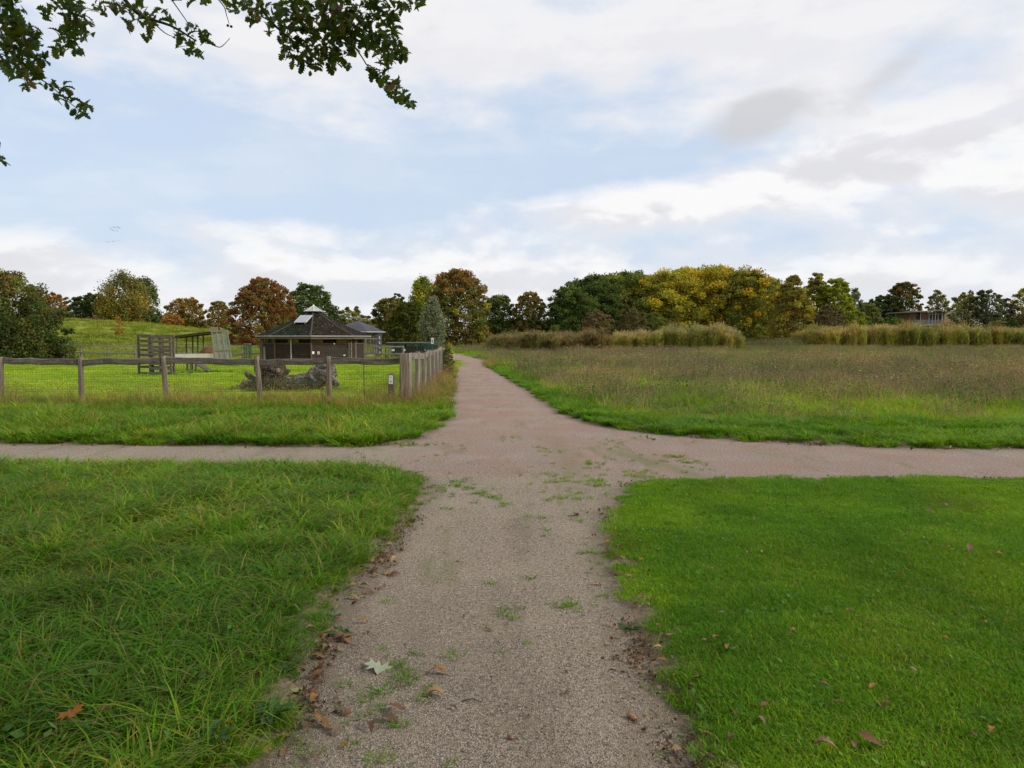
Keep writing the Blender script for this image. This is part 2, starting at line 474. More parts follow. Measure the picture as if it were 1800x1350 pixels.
# the path sheet lies just under the lip of the turf
px_ = lines((-62, -14, 1.0), (-14, 12, 0.25), (12, 62, 1.0)); py_ = lines((-9, 19, 0.25), (19, 60, 0.5), (60, 118, 1.5))
PX, PY = np.meshgrid(px_, py_)
ps = sdf(PX, PY)
keepv = ps < 0.55
jj = np.arange(PX.size).reshape(PX.shape)
pq = np.stack([jj[:-1, :-1], jj[:-1, 1:], jj[1:, 1:], jj[1:, :-1]], -1).reshape(-1, 4)
pq = pq[keepv[pq].any(1)]
u_, inv = np.unique(pq, return_inverse=True)
pxx, pyy = PX.ravel()[u_], PY.ravel()[u_]
grav = np.maximum(1 - sstep(8.55, 9.5, pyy + 0.10 * pxx), (1 - sstep(-2.4, -0.9, pxx + (pyy - 11) * 0.15)) * (pyy < 13.2))
edge = sstep(-0.42, 0.0, ps[u_])
pz = terrain(pxx, pyy) + 0.0
pc = np.stack([grav, edge, np.zeros_like(grav)], 1)
m, t = new_mat('path_surface')
at = t.n('ShaderNodeAttribute', attribute_type='GEOMETRY', attribute_name='col')
sp = t.n('ShaderNodeSeparateColor'); t.l(at.outputs['Color'], sp.inputs[0])
p = geo_pos(t)
v1 = t.n('ShaderNodeTexVoronoi'); t.l(p, v1.inputs['Vector']); v1.inputs['Scale'].default_value = 140
v2 = t.n('ShaderNodeTexVoronoi'); t.l(p, v2.inputs['Vector']); v2.inputs['Scale'].default_value = 290
sv = t.n('ShaderNodeSeparateColor'); t.l(v1.outputs['Color'], sv.inputs[0])
sv2 = t.n('ShaderNodeSeparateColor'); t.l(v2.outputs['Color'], sv2.inputs[0])
big = t.noise(p, 0.9, 6, 0.62)
mid = t.noise(p, 5.0, 6, 0.65)
fine = t.noise(p, 60, 4, 0.7)
# gravel: mixed pale, grey and brown chips in sandy fines
g = t.mix(t.ss(sv.outputs[0], 0.1, 0.9), (0.155, 0.125, 0.095), (0.37, 0.31, 0.245))
g = t.mix(t.ss(sv.outputs[1], 0.86, 0.98), g, (0.40, 0.35, 0.31))
g = t.mix(t.ss(sv2.outputs[0], 0.78, 0.95), g, (0.10, 0.08, 0.062))
g = t.mix(t.m('MULTIPLY', t.ss(mid, 0.46, 0.68), 0.75), g, t.mix(fine, (0.20, 0.16, 0.115), (0.34, 0.28, 0.21)))
g = t.mix(t.m('MULTIPLY', t.ss(t.noise(t.mapping(p, (1.5, .5, 1), (5, 3, 0)), 1.1, 6, 0.6), 0.50, 0.66), 0.45), g, t.mix(1.0, g, (0.62, 0.60, 0.58), 'MULTIPLY'))
g = t.mix(t.m('MULTIPLY', t.ss(big, 0.42, 0.68), 0.30), g, (0.36, 0.30, 0.235))
g = t.mix(1.0, g, t.mix(t.ss(t.noise(p, 38, 6, 0.75), 0.32, 0.68), (0.70, 0.69, 0.68), (1.26, 1.25, 1.24)), 'MULTIPLY')
# reddish worn asphalt
as_ = t.mix(sv2.outputs[1], (0.185, 0.120, 0.094), (0.37, 0.258, 0.208))
as_ = t.mix(t.ss(big, 0.40, 0.68), as_, t.mix(fine, (0.22, 0.18, 0.155), (0.36, 0.29, 0.25)))
streak = t.noise(t.mapping(p, (1.6, 0.35, 1)), 1.6, 6, 0.7)
as_ = t.mix(t.m('MULTIPLY', t.ss(streak, 0.52, 0.72), 0.38), as_, (0.125, 0.098, 0.080))
as_ = t.mix(t.m('MULTIPLY', t.ss(t.noise(t.mapping(p, (1, .6, 1), (9, 2, 0)), 2.6, 7, 0.7), 0.56, 0.70), 0.25), as_, (0.38, 0.31, 0.26))
spx = t.n('ShaderNodeSeparateXYZ'); t.l(p, spx.inputs[0])
grain = t.noise(p, 30, 6, 0.75)
as_ = t.mix(1.0, as_, t.mix(t.ss(grain, 0.32, 0.68), (0.66, 0.64, 0.62), (1.28, 1.27, 1.25)), 'MULTIPLY')
jct = t.m('MULTIPLY', t.ss(spx.outputs[1], 16.0, 11.0), t.ss(t.noise(p, 1.4, 6, 0.65), 0.38, 0.60))
as_ = t.mix(t.m('MULTIPLY', jct, 0.6), as_, t.mix(t.ss(grain, 0.3, 0.7), (0.135, 0.112, 0.092), (0.33, 0.28, 0.235)))
gm = t.ss(t.m('ADD', sp.outputs[0], t.m('MULTIPLY', t.m('SUBTRACT', mid, 0.5), 0.9)), 0.35, 0.68)
c = t.mix(gm, as_, g)
# moss streaks and dirt towards the verges
moss = t.noise(t.mapping(p, (2.2, 0.55, 1), (3, 1, 0)), 0.8, 7, 0.72)
mossm = t.m('MULTIPLY', t.ss(moss, 0.53, 0.66), t.ss(fine, 0.33, 0.60))
c = t.mix(t.m('MULTIPLY', mossm, 0.7), c, (0.13, 0.14, 0.035))
seam = t.m('ABSOLUTE', t.m('SUBTRACT', t.m('SUBTRACT', spx.outputs[0], 2.05), t.m('MULTIPLY', t.m('SUBTRACT', spx.outputs[1], 9.6), -0.38)))
seam = t.m('MULTIPLY', t.ss(t.m('ADD', seam, t.m('MULTIPLY', mid, 0.5)), 0.62, 0.15), t.m('MULTIPLY', t.ss(grain, 0.38, 0.55), t.ss(spx.outputs[1], 12.3, 10.5)))
seam2 = t.m('ABSOLUTE', t.m('SUBTRACT', t.m('SUBTRACT', spx.outputs[0], 0.75), t.m('MULTIPLY', t.m('SUBTRACT', spx.outputs[1], 10.5), -0.02)))
seam2 = t.m('MULTIPLY', t.ss(t.m('ADD', seam2, t.m('MULTIPLY', mid, 0.5)), 0.60, 0.20), t.m('MULTIPLY', t.ss(grain, 0.44, 0.58), t.ss(spx.outputs[1], 15.0, 11.0)))
c = t.mix(t.m('MULTIPLY', t.m('MAXIMUM', seam, t.m('MULTIPLY', seam2, 0.8)), t.m('MULTIPLY', t.ss(spx.outputs[1], 8.0, 9.2), 0.75)), c, (0.145, 0.155, 0.04))
ed = t.ss(t.m('ADD', sp.outputs[1], t.m('MULTIPLY', t.m('SUBTRACT', mid, 0.5), 1.0)), 0.45, 1.0)
c = t.mix(t.m('MULTIPLY', ed, 0.45), c, (0.135, 0.108, 0.07))
h_ = t.m('ADD', t.m('MULTIPLY', v1.outputs['Distance'], 1.1), t.m('ADD', t.m('MULTIPLY', fine, 0.6), t.m('MULTIPLY', mid, 0.8)))
finish(t, c, 0.9, h_, 0.7, 0.008, 0.15)
path = obj('path', np_mesh('path', np.stack([pxx, pyy, pz], 1), inv.reshape(-1, 4), m, pc, True))
tag(path, 'gravel and reddish asphalt park path with a crossing, running away to the trees', 'path', kind='structure')

# ------------------------------------------------------------------ scatter machinery (stuff only)
def scatter(name, protos, pts, rotz, scale, vid, tint, label, cat, mat=GRASS, tilt=None):
    pts = np.asarray(pts, np.float32); n = len(pts)
    pc_ = bpy.data.collections.new(name + '_sources')
    for i, me in enumerate(protos):
        pc_.objects.link(bpy.data.objects.new('%s_source_%02d' % (name, i), me))
    me = bpy.data.meshes.new(name)
    me.vertices.add(n); me.vertices.foreach_set('co', pts.ravel())
    rot = np.zeros((n, 3), np.float32); rot[:, 2] = rotz
    if tilt is not None: rot[:, :2] = tilt
    scale = np.asarray(scale, np.float32)
    scl = np.stack([scale] * 3, 1) if scale.ndim == 1 else scale
    me.attributes.new('rot', 'FLOAT_VECTOR', 'POINT').data.foreach_set('vector', rot.ravel())
    me.attributes.new('scl', 'FLOAT_VECTOR', 'POINT').data.foreach_set('vector', np.ascontiguousarray(scl, np.float32).ravel())
    me.attributes.new('vid', 'INT', 'POINT').data.foreach_set('value', np.asarray(vid, np.int32))
    tc_ = np.ones((n, 4), np.float32); tc_[:, :3] = tint
    me.attributes.new('tint', 'FLOAT_COLOR', 'POINT').data.foreach_set('color', tc_.ravel())
    me.materials.append(mat)
    o = obj(name, me)
    tr = bpy.data.node_groups.new(name, 'GeometryNodeTree')
    tr.interface.new_socket('Geometry', in_out='INPUT', socket_type='NodeSocketGeometry')
    tr.interface.new_socket('Geometry', in_out='OUTPUT', socket_type='NodeSocketGeometry')
    N = tr.nodes.new; L = tr.links.new
    gi, go = N('NodeGroupInput'), N('NodeGroupOutput')
    ci = N('GeometryNodeCollectionInfo'); ci.inputs['Collection'].default_value = pc_
    ci.inputs['Separate Children'].default_value = True; ci.inputs['Reset Children'].default_value = True
    ip = N('GeometryNodeInstanceOnPoints'); ip.inputs['Pick Instance'].default_value = True
    def na(nm, ty):
        q = N('GeometryNodeInputNamedAttribute'); q.data_type = ty; q.inputs[0].default_value = nm
        return q.outputs[0]
    er = N('FunctionNodeEulerToRotation'); L(na('rot', 'FLOAT_VECTOR'), er.inputs[0])
    L(gi.outputs[0], ip.inputs['Points']); L(ci.outputs[0], ip.inputs['Instance'])
    L(na('vid', 'INT'), ip.inputs['Instance Index']); L(er.outputs[0], ip.inputs['Rotation']); L(na('scl', 'FLOAT_VECTOR'), ip.inputs['Scale'])
    L(ip.outputs[0], go.inputs[0])
    md = o.modifiers.new('scatter', 'NODES'); md.node_group = tr
    tag(o, label, cat, kind='stuff')
    return o
def blades(r, n, rad, h, wdt, lean, droop, pal, pw=None, tip=0.0, clump=True):
    """n grass blades in a disc; returns V, quads, colours"""
    a = r.random(n) * 6.2832; q = np.sqrt(r.random(n)) * rad
    bx, by = q * np.cos(a), q * np.sin(a)
    if clump: az_ = a + r.normal(0, 0.7, n)
    else: az_ = r.random(n) * 6.2832
    H_ = h[0] + (h[1] - h[0]) * r.random(n) ** 1.4
    ln = lean * (0.3 + r.random(n)); dr = droop * (0.3 + r.random(n) ** 0.7)
    tt = np.array([0, 0.38, 0.72, 1.0])
    off = H_[:, None] * (ln[:, None] * tt ** 1.3 + dr[:, None] * tt ** 3)
    zz = H_[:, None] * (tt * (1 - 0.42 * dr[:, None] * tt ** 2))
    ca, sa = np.cos(az_)[:, None], np.sin(az_)[:, None]
    cx_, cy_ = bx[:, None] + off * ca, by[:, None] + off * sa
    ws = wdt * (0.6 + 0.8 * r.random(n))[:, None] * np.array([0.85, 1.0, 0.72, 0.10]) / 2
    fa = az_ + 1.5708 + r.normal(0, 0.6, n)
    wx, wy = np.cos(fa)[:, None] * ws, np.sin(fa)[:, None] * ws
    V = np.stack([np.stack([cx_ - wx, cy_ - wy, zz], -1), np.stack([cx_ + wx, cy_ + wy, zz], -1)], 2).reshape(-1, 3)
    base = (np.arange(n) * 8)[:, None, None] + np.array([[0, 1, 3, 2], [2, 3, 5, 4], [4, 5, 7, 6]])[None]
    pal = np.array(pal)
    pi = r.choice(len(pal), n, p=pw)
    c = pal[pi] * (0.8 + 0.4 * r.random((n, 1)))
    c = np.repeat(c, 8, 0)
    if tip:
        k_ = np.tile(np.repeat((0, 0, .4, 1.0), 2), n)[:, None] * tip * np.repeat(r.random(n), 8)[:, None]
        c = c * (1 - k_) + np.array((0.30, 0.24, 0.08)) * k_
    return V, base.reshape(-1, 4), c
def join(*parts):
    V, Q, C_, o = [], [], [], 0
    for v, q, c in parts:
        V.append(v); Q.append(q + o); C_.append(c); o += len(v)
    return np.concatenate(V), np.concatenate(Q), np.concatenate(C_)
def cards(r, cen, size, pal, flat=0.0, pw=None, aspect=0.62):
    """small leaf faces (rhombs) at given centres with random orientation"""
    n = len(cen)
    nrm = r.normal(size=(n, 3)); nrm[:, 2] += flat; nrm /= np.linalg.norm(nrm, axis=1, keepdims=True)
    t1 = np.cross(nrm, r.normal(size=(n, 3))); t1 /= np.linalg.norm(t1, axis=1, keepdims=True) + 1e-9
    t2 = np.cross(nrm, t1)
    s_ = (size * (0.6 + 0.8 * r.random(n)))[:, None]
    V = np.stack([cen - t1 * s_ * .5, cen + t2 * s_ * .5 * aspect, cen + t1 * s_ * .5, cen - t2 * s_ * .5 * aspect], 1).reshape(-1, 3)
    pal = np.asarray(pal)
    if pal.ndim == 2 and len(pal) == n and pw is None and n > 40: c = pal
    else: c = pal[r.choice(len(pal), n, p=pw)] * (0.8 + 0.4 * r.random((n, 1)))
    return V, np.arange(n * 4).reshape(n, 4), np.repeat(c, 4, 0)
def mesh_of(name, parts, mat=GRASS):
    v, q, c = join(*parts)
    return np_mesh(name, v, q, mat, c)
def in_view(x, y, mar=2.0):
    return (np.abs(x) < 0.705 * np.maximum(y, 0) + mar) & (y > 1.2)
def spread(density, x0, x1, y0, y1, keep):
    n = int(density * (x1 - x0) * (y1 - y0))
    x = rng.uniform(x0, x1, n); y = rng.uniform(y0, y1, n)
    k_ = keep(x, y)
    return x[k_], y[k_]
def put(name, protos, x, y, s, tint, label, cat, tiltamp=0.12, sink=0.01, weights=None):
    n = len(x); z = ground_z(x, y) - sink
    vid = rng.choice(len(protos), n, p=weights)
    return scatter(name, protos, np.stack([x, y, z], 1), rng.uniform(0, 6.2832, n), s, vid, tint, label, cat,
                   tilt=rng.normal(0, tiltamp, (n, 2)))

# ------------------------------------------------------------------ trees and shrubs
def unit(r, n):
    v = r.normal(size=(n, 3)); return v / np.linalg.norm(v, axis=1, keepdims=True)
def crown_points(r, W, Hc, kind, ncl, per, rough=1.0):
    """leaf centres of a crown of width W and height Hc, base at z=0; lobes > clumps > leaves"""
    if kind == 'cone':
        z = r.random(ncl) ** 1.35 * 0.97
        rad = (W / 2) * (1 - z) ** 0.62 * np.sqrt(r.uniform(0.25, 1, ncl)) * (0.8 + 0.4 * r.random(ncl))
        a = r.random(ncl) * 6.2832
        cc_ = np.stack([rad * np.cos(a), rad * np.sin(a), z * Hc], 1)
        rc = 0.16 * W * (1 - 0.75 * z) * (0.6 + 0.6 * r.random(ncl)) + 0.02 * W
        sq = 0.55
    elif kind == 'column':
        z = r.random(ncl)
        prof = np.sin(np.clip(z * 0.9 + 0.1, 0, 1) * math.pi) ** 0.6
        rad = (W / 2) * prof * np.sqrt(r.uniform(0.2, 1, ncl)); a = r.random(ncl) * 6.2832
        cc_ = np.stack([rad * np.cos(a), rad * np.sin(a), z * Hc * 0.97], 1)
        rc = 0.15 * W * (0.6 + 0.7 * r.random(ncl)); sq = 1.3
    else:
        # boughs spread over an egg-shaped envelope, clumps gathered on the boughs
        nb_ = max(24, int(ncl / 2.6))
        k0, kb_ = (0.06, 0.5) if kind == 'dome' else (0.36, 0.80)
        tz = np.clip((np.arange(nb_) + r.random(nb_)) / nb_, 0.015, 0.985)
        tz = tz ** (1.15 if kind == 'dome' else 0.95)
        prof = np.where(tz > k0, np.sqrt(np.clip(1 - (np.maximum(tz - k0, 0) / (1 - k0)) ** 2.1, 0, 1)), np.sqrt(np.clip(1 - ((k0 - tz) / kb_) ** 2, 0, 1)))
        ab = np.arange(nb_) * 2.399963 + r.normal(0, 0.18, nb_)
        bump = 1 + 0.07 * rough * np.sin(2 * ab + r.random() * 6) + 0.06 * rough * np.sin(3 * ab + 5 * tz + r.random() * 6) + r.normal(0, 0.045, nb_)
        rb_ = prof * bump * np.where(r.random(nb_) < 0.78, np.sqrt(r.uniform(0.68, 1.0, nb_)), np.sqrt(r.uniform(0.1, 0.7, nb_))) * 0.95
        bc = np.stack([rb_ * np.cos(ab) * W / 2, rb_ * np.sin(ab) * W / 2, tz * Hc * 0.95], 1)
        li = r.choice(nb_, ncl); li[:nb_] = np.arange(nb_)
        u = unit(r, ncl) * np.minimum(np.abs(r.normal(0.9, 0.5, (ncl, 1))), 1.8)
        cc_ = bc[li] + u * 0.046 * W * np.array((1.15, 1.15, 0.7))
        cc_[:, 2] = np.clip(cc_[:, 2], 0.0, Hc * 0.965)
        rc = 0.066 * W * (0.55 + 0.8 * r.random(ncl)); sq = 0.62
    cnt = np.maximum(4, (per * (0.6 + 0.8 * r.random(ncl)))).astype(int)
    idx = np.repeat(np.arange(ncl), cnt)
    u = unit(r, len(idx)); q = r.random(len(idx)) ** 0.45
    pos = cc_[idx] + u * (q * rc[idx])[:, None] * np.array((1, 1, sq))
    if kind in ('round', 'dome', 'spread'):
        # inner twigs: an even, looser filling of the envelope
        nf_ = int(len(idx) * 0.30); t_ = r.random(nf_) * 0.9
        pf = np.where(t_ > k0, np.sqrt(np.clip(1 - (np.maximum(t_ - k0, 0) / (1 - k0)) ** 2.1, 0, 1)), np.sqrt(np.clip(1 - ((k0 - t_) / kb_) ** 2, 0, 1)))
        a_ = r.random(nf_) * 6.2832; q_ = pf * np.sqrt(r.random(nf_)) * 0.86 * W / 2
        pos = np.concatenate([pos, np.stack([q_ * np.cos(a_), q_ * np.sin(a_), t_ * Hc * 0.95], 1)]); idx = np.concatenate([idx, r.integers(0, ncl, nf_)])
    return pos, idx, cc_
def tree(name, label, cat, px, top, l, r_, d, pal, base=None, kind='round', ncl=None, per=None, leaf=None, top_pal=None, top_at=0.6,
         bottom=0.12, seed=0, trunk=None, group='trees around the park', side_pal=None, flat=0.4, bare=0.0, depthw=1.0, mat=None):
    r = np.random.default_rng(1000 + seed)
    x = X((l + r_) / 2, d); W = (r_ - l) / F * d
    gz = float(terrain(x, d)); zt = Z(top, d)
    if base is not None: gz = min(gz, Z(base, d))
    Ht = zt - gz; zb = Ht * bottom; Hc = Ht - zb
    leaf = leaf or max(0.10, 0.0024 * d)
    ncl = int((ncl or int(np.clip(95 * (W * Hc / 60) ** 0.5, 60, 190))) * (2.0 if kind in ('round', 'dome', 'spread') and not bare else 1.2))
    area = 3.4 * W * Hc
    per = per or np.clip(area * 2.7 / (leaf * leaf * 0.45) / ncl, 16, 150)
    pos, idx, cc_ = crown_points(r, W, Hc, kind, ncl, per)
    if bare: 
        k_ = r.random(len(pos)) > bare; pos, idx = pos[k_], idx[k_]
    pal = np.array(pal, float)
    cl = pal[r.choice(len(pal), ncl)] * (0.82 + 0.36 * r.random((ncl, 1)))
    if top_pal is not None:
        tp = np.array(top_pal, float); tcol = tp[r.choice(len(tp), ncl)] * (0.82 + 0.36 * r.random((ncl, 1)))
        f = np.clip((cc_[:, 2] / Hc - top_at) / 0.25 + r.normal(0, 0.35, ncl), 0, 1)[:, None]
        cl = cl * (1 - f) + tcol * f
    if side_pal is not None:
        tp = np.array(side_pal, float); tcol = tp[r.choice(len(tp), ncl)]
        f = np.clip(cc_[:, 0] / (W / 2) * 1.2 + r.normal(0, 0.3, ncl), 0, 1)[:, None]
        cl = cl * (1 - f) + tcol * f
    c = cl[idx] * (0.75 + 0.5 * r.random((len(idx), 1))) 
    other = r.random(len(idx)) < 0.14
    c[other] = pal[r.choice(len(pal), other.sum())]
    V, Q, C_ = cards(r, pos + np.array((0, 0, zb)), leaf, c, flat, None, 0.7)
    root = empty(name, (x, d, gz))
    tag(root, label, cat, group)
    obj('crown', np_mesh('crown', V, Q, mat or LEAF, C_), root)
    tb = MB(); tr = trunk or max(0.07, 0.022 * Ht + 0.010 * W)
    lean = r.normal(0, 0.02, 2) * Ht
    topz = zb + Hc * (0.9 if kind in ('cone', 'column') else 0.55)
    tp_ = [np.array((lean[0] * (q ** 2), lean[1] * q ** 2, -0.3 + (topz + 0.3) * q)) for q in np.linspace(0, 1, 7)]
    tb.tube(tp_, [tr * (1.25 if i == 0 else 1.0) * (1 - 0.82 * i / 6) for i in range(7)], 8, 0.08)
    if kind not in ('cone', 'column'):
        far = np.argsort(-np.linalg.norm(cc_ - np.array((0, 0, Hc * .4)), axis=1))[:60]
        for e in r.choice(far, 9 if not bare else 26, replace=False):
            a_ = tp_[r.integers(2, 6)]; b_ = cc_[e] * np.array((0.88, 0.88, 1)) + np.array((0, 0, zb))
            mid_ = a_ * 0.45 + b_ * 0.55 + np.array((0, 0, -0.03 * Ht)) + r.normal(0, 0.02 * Ht, 3)
            tb.tube([a_, mid_, b_], [tr * .42, tr * .25, tr * .07], 5)
    tb.build('trunk', BARK, root, True)
    return root
# leaf colours (linear albedo)
DKG = [(0.030, 0.048, 0.014), (0.040, 0.060, 0.016), (0.050, 0.062, 0.018)]
MIDG = [(0.055, 0.080, 0.018), (0.070, 0.098, 0.020), (0.045, 0.070, 0.018)]
OLIVE = [(0.085, 0.090, 0.020), (0.105, 0.105, 0.024), (0.075, 0.075, 0.018)]
YELG = [(0.155, 0.145, 0.016), (0.19, 0.165, 0.016), (0.125, 0.125, 0.018), (0.24, 0.165, 0.012)]
GOLD = [(0.235, 0.155, 0.012), (0.285, 0.175, 0.010), (0.175, 0.135, 0.014), (0.125, 0.110, 0.016)]
ORNG = [(0.23, 0.105, 0.020), (0.19, 0.095, 0.022), (0.15, 0.095, 0.026)]
REDB = [(0.135, 0.050, 0.020), (0.115, 0.055, 0.020), (0.16, 0.060, 0.022)]
RUST = [(0.105, 0.070, 0.022), (0.125, 0.070, 0.020), (0.080, 0.070, 0.022)]
SILV = [(0.135, 0.150, 0.095), (0.165, 0.180, 0.115), (0.115, 0.130, 0.080)]
GREY = [(0.085, 0.088, 0.052), (0.105, 0.105, 0.066), (0.070, 0.075, 0.044)]
LIME = [(0.150, 0.185, 0.014), (0.180, 0.205, 0.016), (0.120, 0.150, 0.016)]

def up(pal, k_): return [tuple(min(.6, v * k_) for v in c) for c in pal]
DKG, MIDG, OLIVE, YELG, GOLD, ORNG = up(DKG, 1.75), up(MIDG, 1.9), up(OLIVE, 2.15), up(YELG, 2.4), up(GOLD, 2.3), up(ORNG, 1.9)
REDB, RUST, SILV, GREY, LIME = up(REDB, 1.9), up(RUST, 1.9), up(SILV, 1.6), up(GREY, 1.8), up(LIME, 1.7)
tree('linden_tree', 'broad dark olive tree with low branches over the dark shelter', 'tree', 0, 470, -120, 102, 52, OLIVE[2:] + DKG + DKG + RUST[2:], bottom=0.02, seed=1, kind='dome', ncl=230, leaf=0.16, top_pal=OLIVE + RUST)
tree('maple_tree', 'small orange brown tree peeping over the mound beside the dark olive tree', 'tree', 100, 512, 72, 124, 128, ORNG + RUST, seed=2)
tree('pine_tree', 'dark green pine on the mound nearest the small orange brown tree', 'tree', 140, 520, 116, 168, 126, DKG, seed=3, flat=0.1, group='pines behind the mound')
tree('pine_tree', 'tallest dark green pine in the row behind the mound', 'tree', 164, 513, 138, 198, 130, DKG, seed=4, flat=0.1, group='pines behind the mound')
tree('pine_tree', 'dark green pine tucked against the golden willow behind the mound', 'tree', 186, 524, 165, 222, 127, DKG, seed=5, flat=0.1, group='pines behind the mound')
tree('willow_tree', 'tall golden green willow rising highest behind the mound', 'tree', 226, 484, 178, 262, 124, OLIVE + GOLD[2:] + RUST, seed=6, kind='column', ncl=150, top_pal=GREY + OLIVE)
tree('willow_tree', 'grey green willow top behind the shoulder of the golden willow', 'tree', 254, 490, 228, 282, 136, GREY + MIDG, seed=7, kind='column', ncl=110)
tree('alder_tree', 'low dark green tree at the foot of the golden willow', 'tree', 265, 545, 240, 292, 128, DKG + MIDG, seed=8)
tree('oak_tree', 'low hazy green tree in the gap beyond the end of the mound', 'tree', 285, 556, 262, 316, 150, MIDG + GREY, seed=81)
tree('maple_tree', 'orange autumn tree with bushy left side beyond the lean-to shelter', 'tree', 330, 523, 290, 364, 112, ORNG + RUST + OLIVE, seed=9, bottom=0.14)
tree('maple_tree', 'small bright orange bush tree beside the orange autumn tree', 'tree', 303, 553, 286, 324, 108, ORNG, seed=10)
tree('maple_tree', 'slim brownish tree above the glazed end of the lean-to', 'tree', 386, 528, 364, 408, 110, RUST + OLIVE + ORNG[1:], seed=11, bottom=0.2)
tree('copper_beech', 'large red brown tree left of the wooden barn', 'tree', 458, 485, 408, 516, 80, RUST + OLIVE + REDB, seed=12, bottom=0.02, top_pal=REDB + RUST, top_at=0.5, ncl=180)
tree('oak_tree', 'olive tree filling the gap between the red brown tree and the barn roof', 'tree', 492, 528, 466, 520, 88, OLIVE + RUST, seed=13)
tree('oak_tree', 'dark green tree standing behind the barn roof', 'tree', 546, 496, 497, 596, 96, DKG + MIDG, seed=14, bottom=0.02, ncl=150)
tree('willow_tree', 'pale feathery willow between barn and small pavilion', 'tree', 618, 538, 590, 648, 120, OLIVE + GREY + YELG[:1], seed=15, bare=0.25)
tree('alder_tree', 'pale olive low tree behind the pavilion roof', 'tree', 640, 560, 615, 665, 115, OLIVE + GREY, seed=16)
tree('oak_tree', 'brown green tree right of the pavilion', 'tree', 684, 522, 648, 724, 104, RUST + OLIVE + DKG, seed=17, bottom=0.02, ncl=130)
tree('oak_tree', 'dark green treetop behind the brown green tree by the pavilion', 'tree', 697, 512, 680, 716, 118, DKG, seed=18)
tree('poplar_tree', 'tall yellow green poplar behind the big red maple', 'tree', 740, 490, 714, 772, 138, YELG[:2] + LIME + MIDG, seed=19, kind='column', ncl=130)
tree('hornbeam_tree', 'round olive green tree beside the silver willow', 'tree', 716, 528, 684, 752, 92, [(0.085, 0.100, 0.016), (0.100, 0.110, 0.018), (0.070, 0.085, 0.016)], seed=20, bottom=0.02, ncl=150, kind='round')
tree('silver_willow', 'small silver grey willow in front of the big red maple', 'tree', 760, 523, 741, 783, 80, SILV, seed=21, kind='column', ncl=120, bottom=0.05)
tree('maple_tree', 'big maple turning red at the top beside the path end', 'tree', 803, 471, 742, 862, 128, OLIVE + MIDG + RUST + YELG[:1], base=608, seed=22, bottom=0.02, ncl=230, top_pal=REDB + ORNG[1:] + RUST, top_at=0.52)
tree('linden_tree', 'dark green tree right of the big red maple', 'tree', 874, 516, 842, 912, 140, DKG + MIDG, seed=23, bottom=0.02, ncl=150, top_pal=DKG + OLIVE)
tree('linden_tree', 'brown topped narrow tree left of the walnut grove', 'tree', 931, 509, 902, 962, 138, RUST + DKG + OLIVE, seed=24, bottom=0.02, ncl=140, top_pal=RUST + ORNG[2:])
# the grove on the right: green on its left, yellow on its right
GR = 'trees of the walnut grove'
tree('walnut_tree', 'dark green outermost tree on the left end of the grove', 'tree', 1000, 500, 950, 1060, 138, DKG + MIDG, seed=25, bottom=0.0, kind='dome', ncl=150, group=GR)
tree('walnut_tree', 'tall dark green tree second from the left end of the grove', 'tree', 1045, 481, 965, 1125, 146, DKG + MIDG, seed=26, bottom=0.0, kind='dome', ncl=210, group=GR)
tree('walnut_tree', 'olive green grove tree where the green turns to yellow', 'tree', 1115, 475, 1035, 1195, 150, MIDG + OLIVE + YELG[2:3], seed=27, bottom=0.0, kind='dome', ncl=210, group=GR)
tree('walnut_tree', 'mustard yellow grove tree behind the pinkish bushes', 'tree', 1180, 471, 1096, 1264, 146, YELG + OLIVE, seed=28, bottom=0.02, kind='dome', ncl=230, group=GR, top_pal=YELG)
tree('walnut_tree', 'tallest golden tree at the crest of the grove', 'tree', 1250, 465, 1164, 1342, 148, GOLD + YELG + OLIVE, seed=29, bottom=0.03, kind='dome', ncl=240, group=GR, top_pal=YELG + GOLD[2:])
tree('walnut_tree', 'golden tree with a dark trunk on the right of the grove', 'tree', 1314, 471, 1238, 1384, 144, GOLD + OLIVE + MIDG, base=596, seed=30, bottom=0.10, kind='dome', ncl=210, group=GR, trunk=0.42)
tree('walnut_tree', 'rounded yellow olive tree closing the right end of the grove', 'tree', 1348, 485, 1296, 1394, 150, YELG + OLIVE, seed=31, bottom=0.10, kind='dome', ncl=160, group=GR)
tree('walnut_tree', 'yellow olive crown filling the back of the grove', 'tree', 1215, 469, 1140, 1290, 160, YELG + OLIVE, seed=310, bottom=0.0, kind='dome', ncl=170, group=GR)
tree('walnut_tree', 'green crown filling the back of the grove', 'tree', 1080, 479, 1005, 1150, 160, MIDG + DKG, seed=311, bottom=0.0, kind='dome', ncl=170, group=GR)
tree('hawthorn_tree', 'small pinkish brown tree before the green part of the grove', 'tree', 1048, 543, 1018, 1078, 104, [(0.16, 0.115, 0.06), (0.13, 0.11, 0.04), (0.19, 0.13, 0.08)], seed=32, bottom=0.12, ncl=90, trunk=0.13, bare=0.15)
tree('hawthorn_tree', 'small olive brown tree before the yellow part of the grove', 'tree', 1106, 540, 1078, 1142, 108, [(0.13, 0.12, 0.045), (0.11, 0.105, 0.04), (0.15, 0.125, 0.05)], seed=33, bottom=0.12, ncl=90, trunk=0.13, bare=0.15)
tree('shrub', 'rough olive shrub beside the small olive brown tree', 'shrub', 1150, 548, 1124, 1176, 118, OLIVE + MIDG, seed=34)
CY = 'swamp cypresses beside the grove'
tree('cypress_tree', 'golden brown swamp cypress next to the grove', 'tree', 1396, 482, 1344, 1440, 122, GOLD[2:] + YELG[:1] + OLIVE + RUST, base=604, seed=35, kind='cone', ncl=260, bottom=0.02, group=CY)
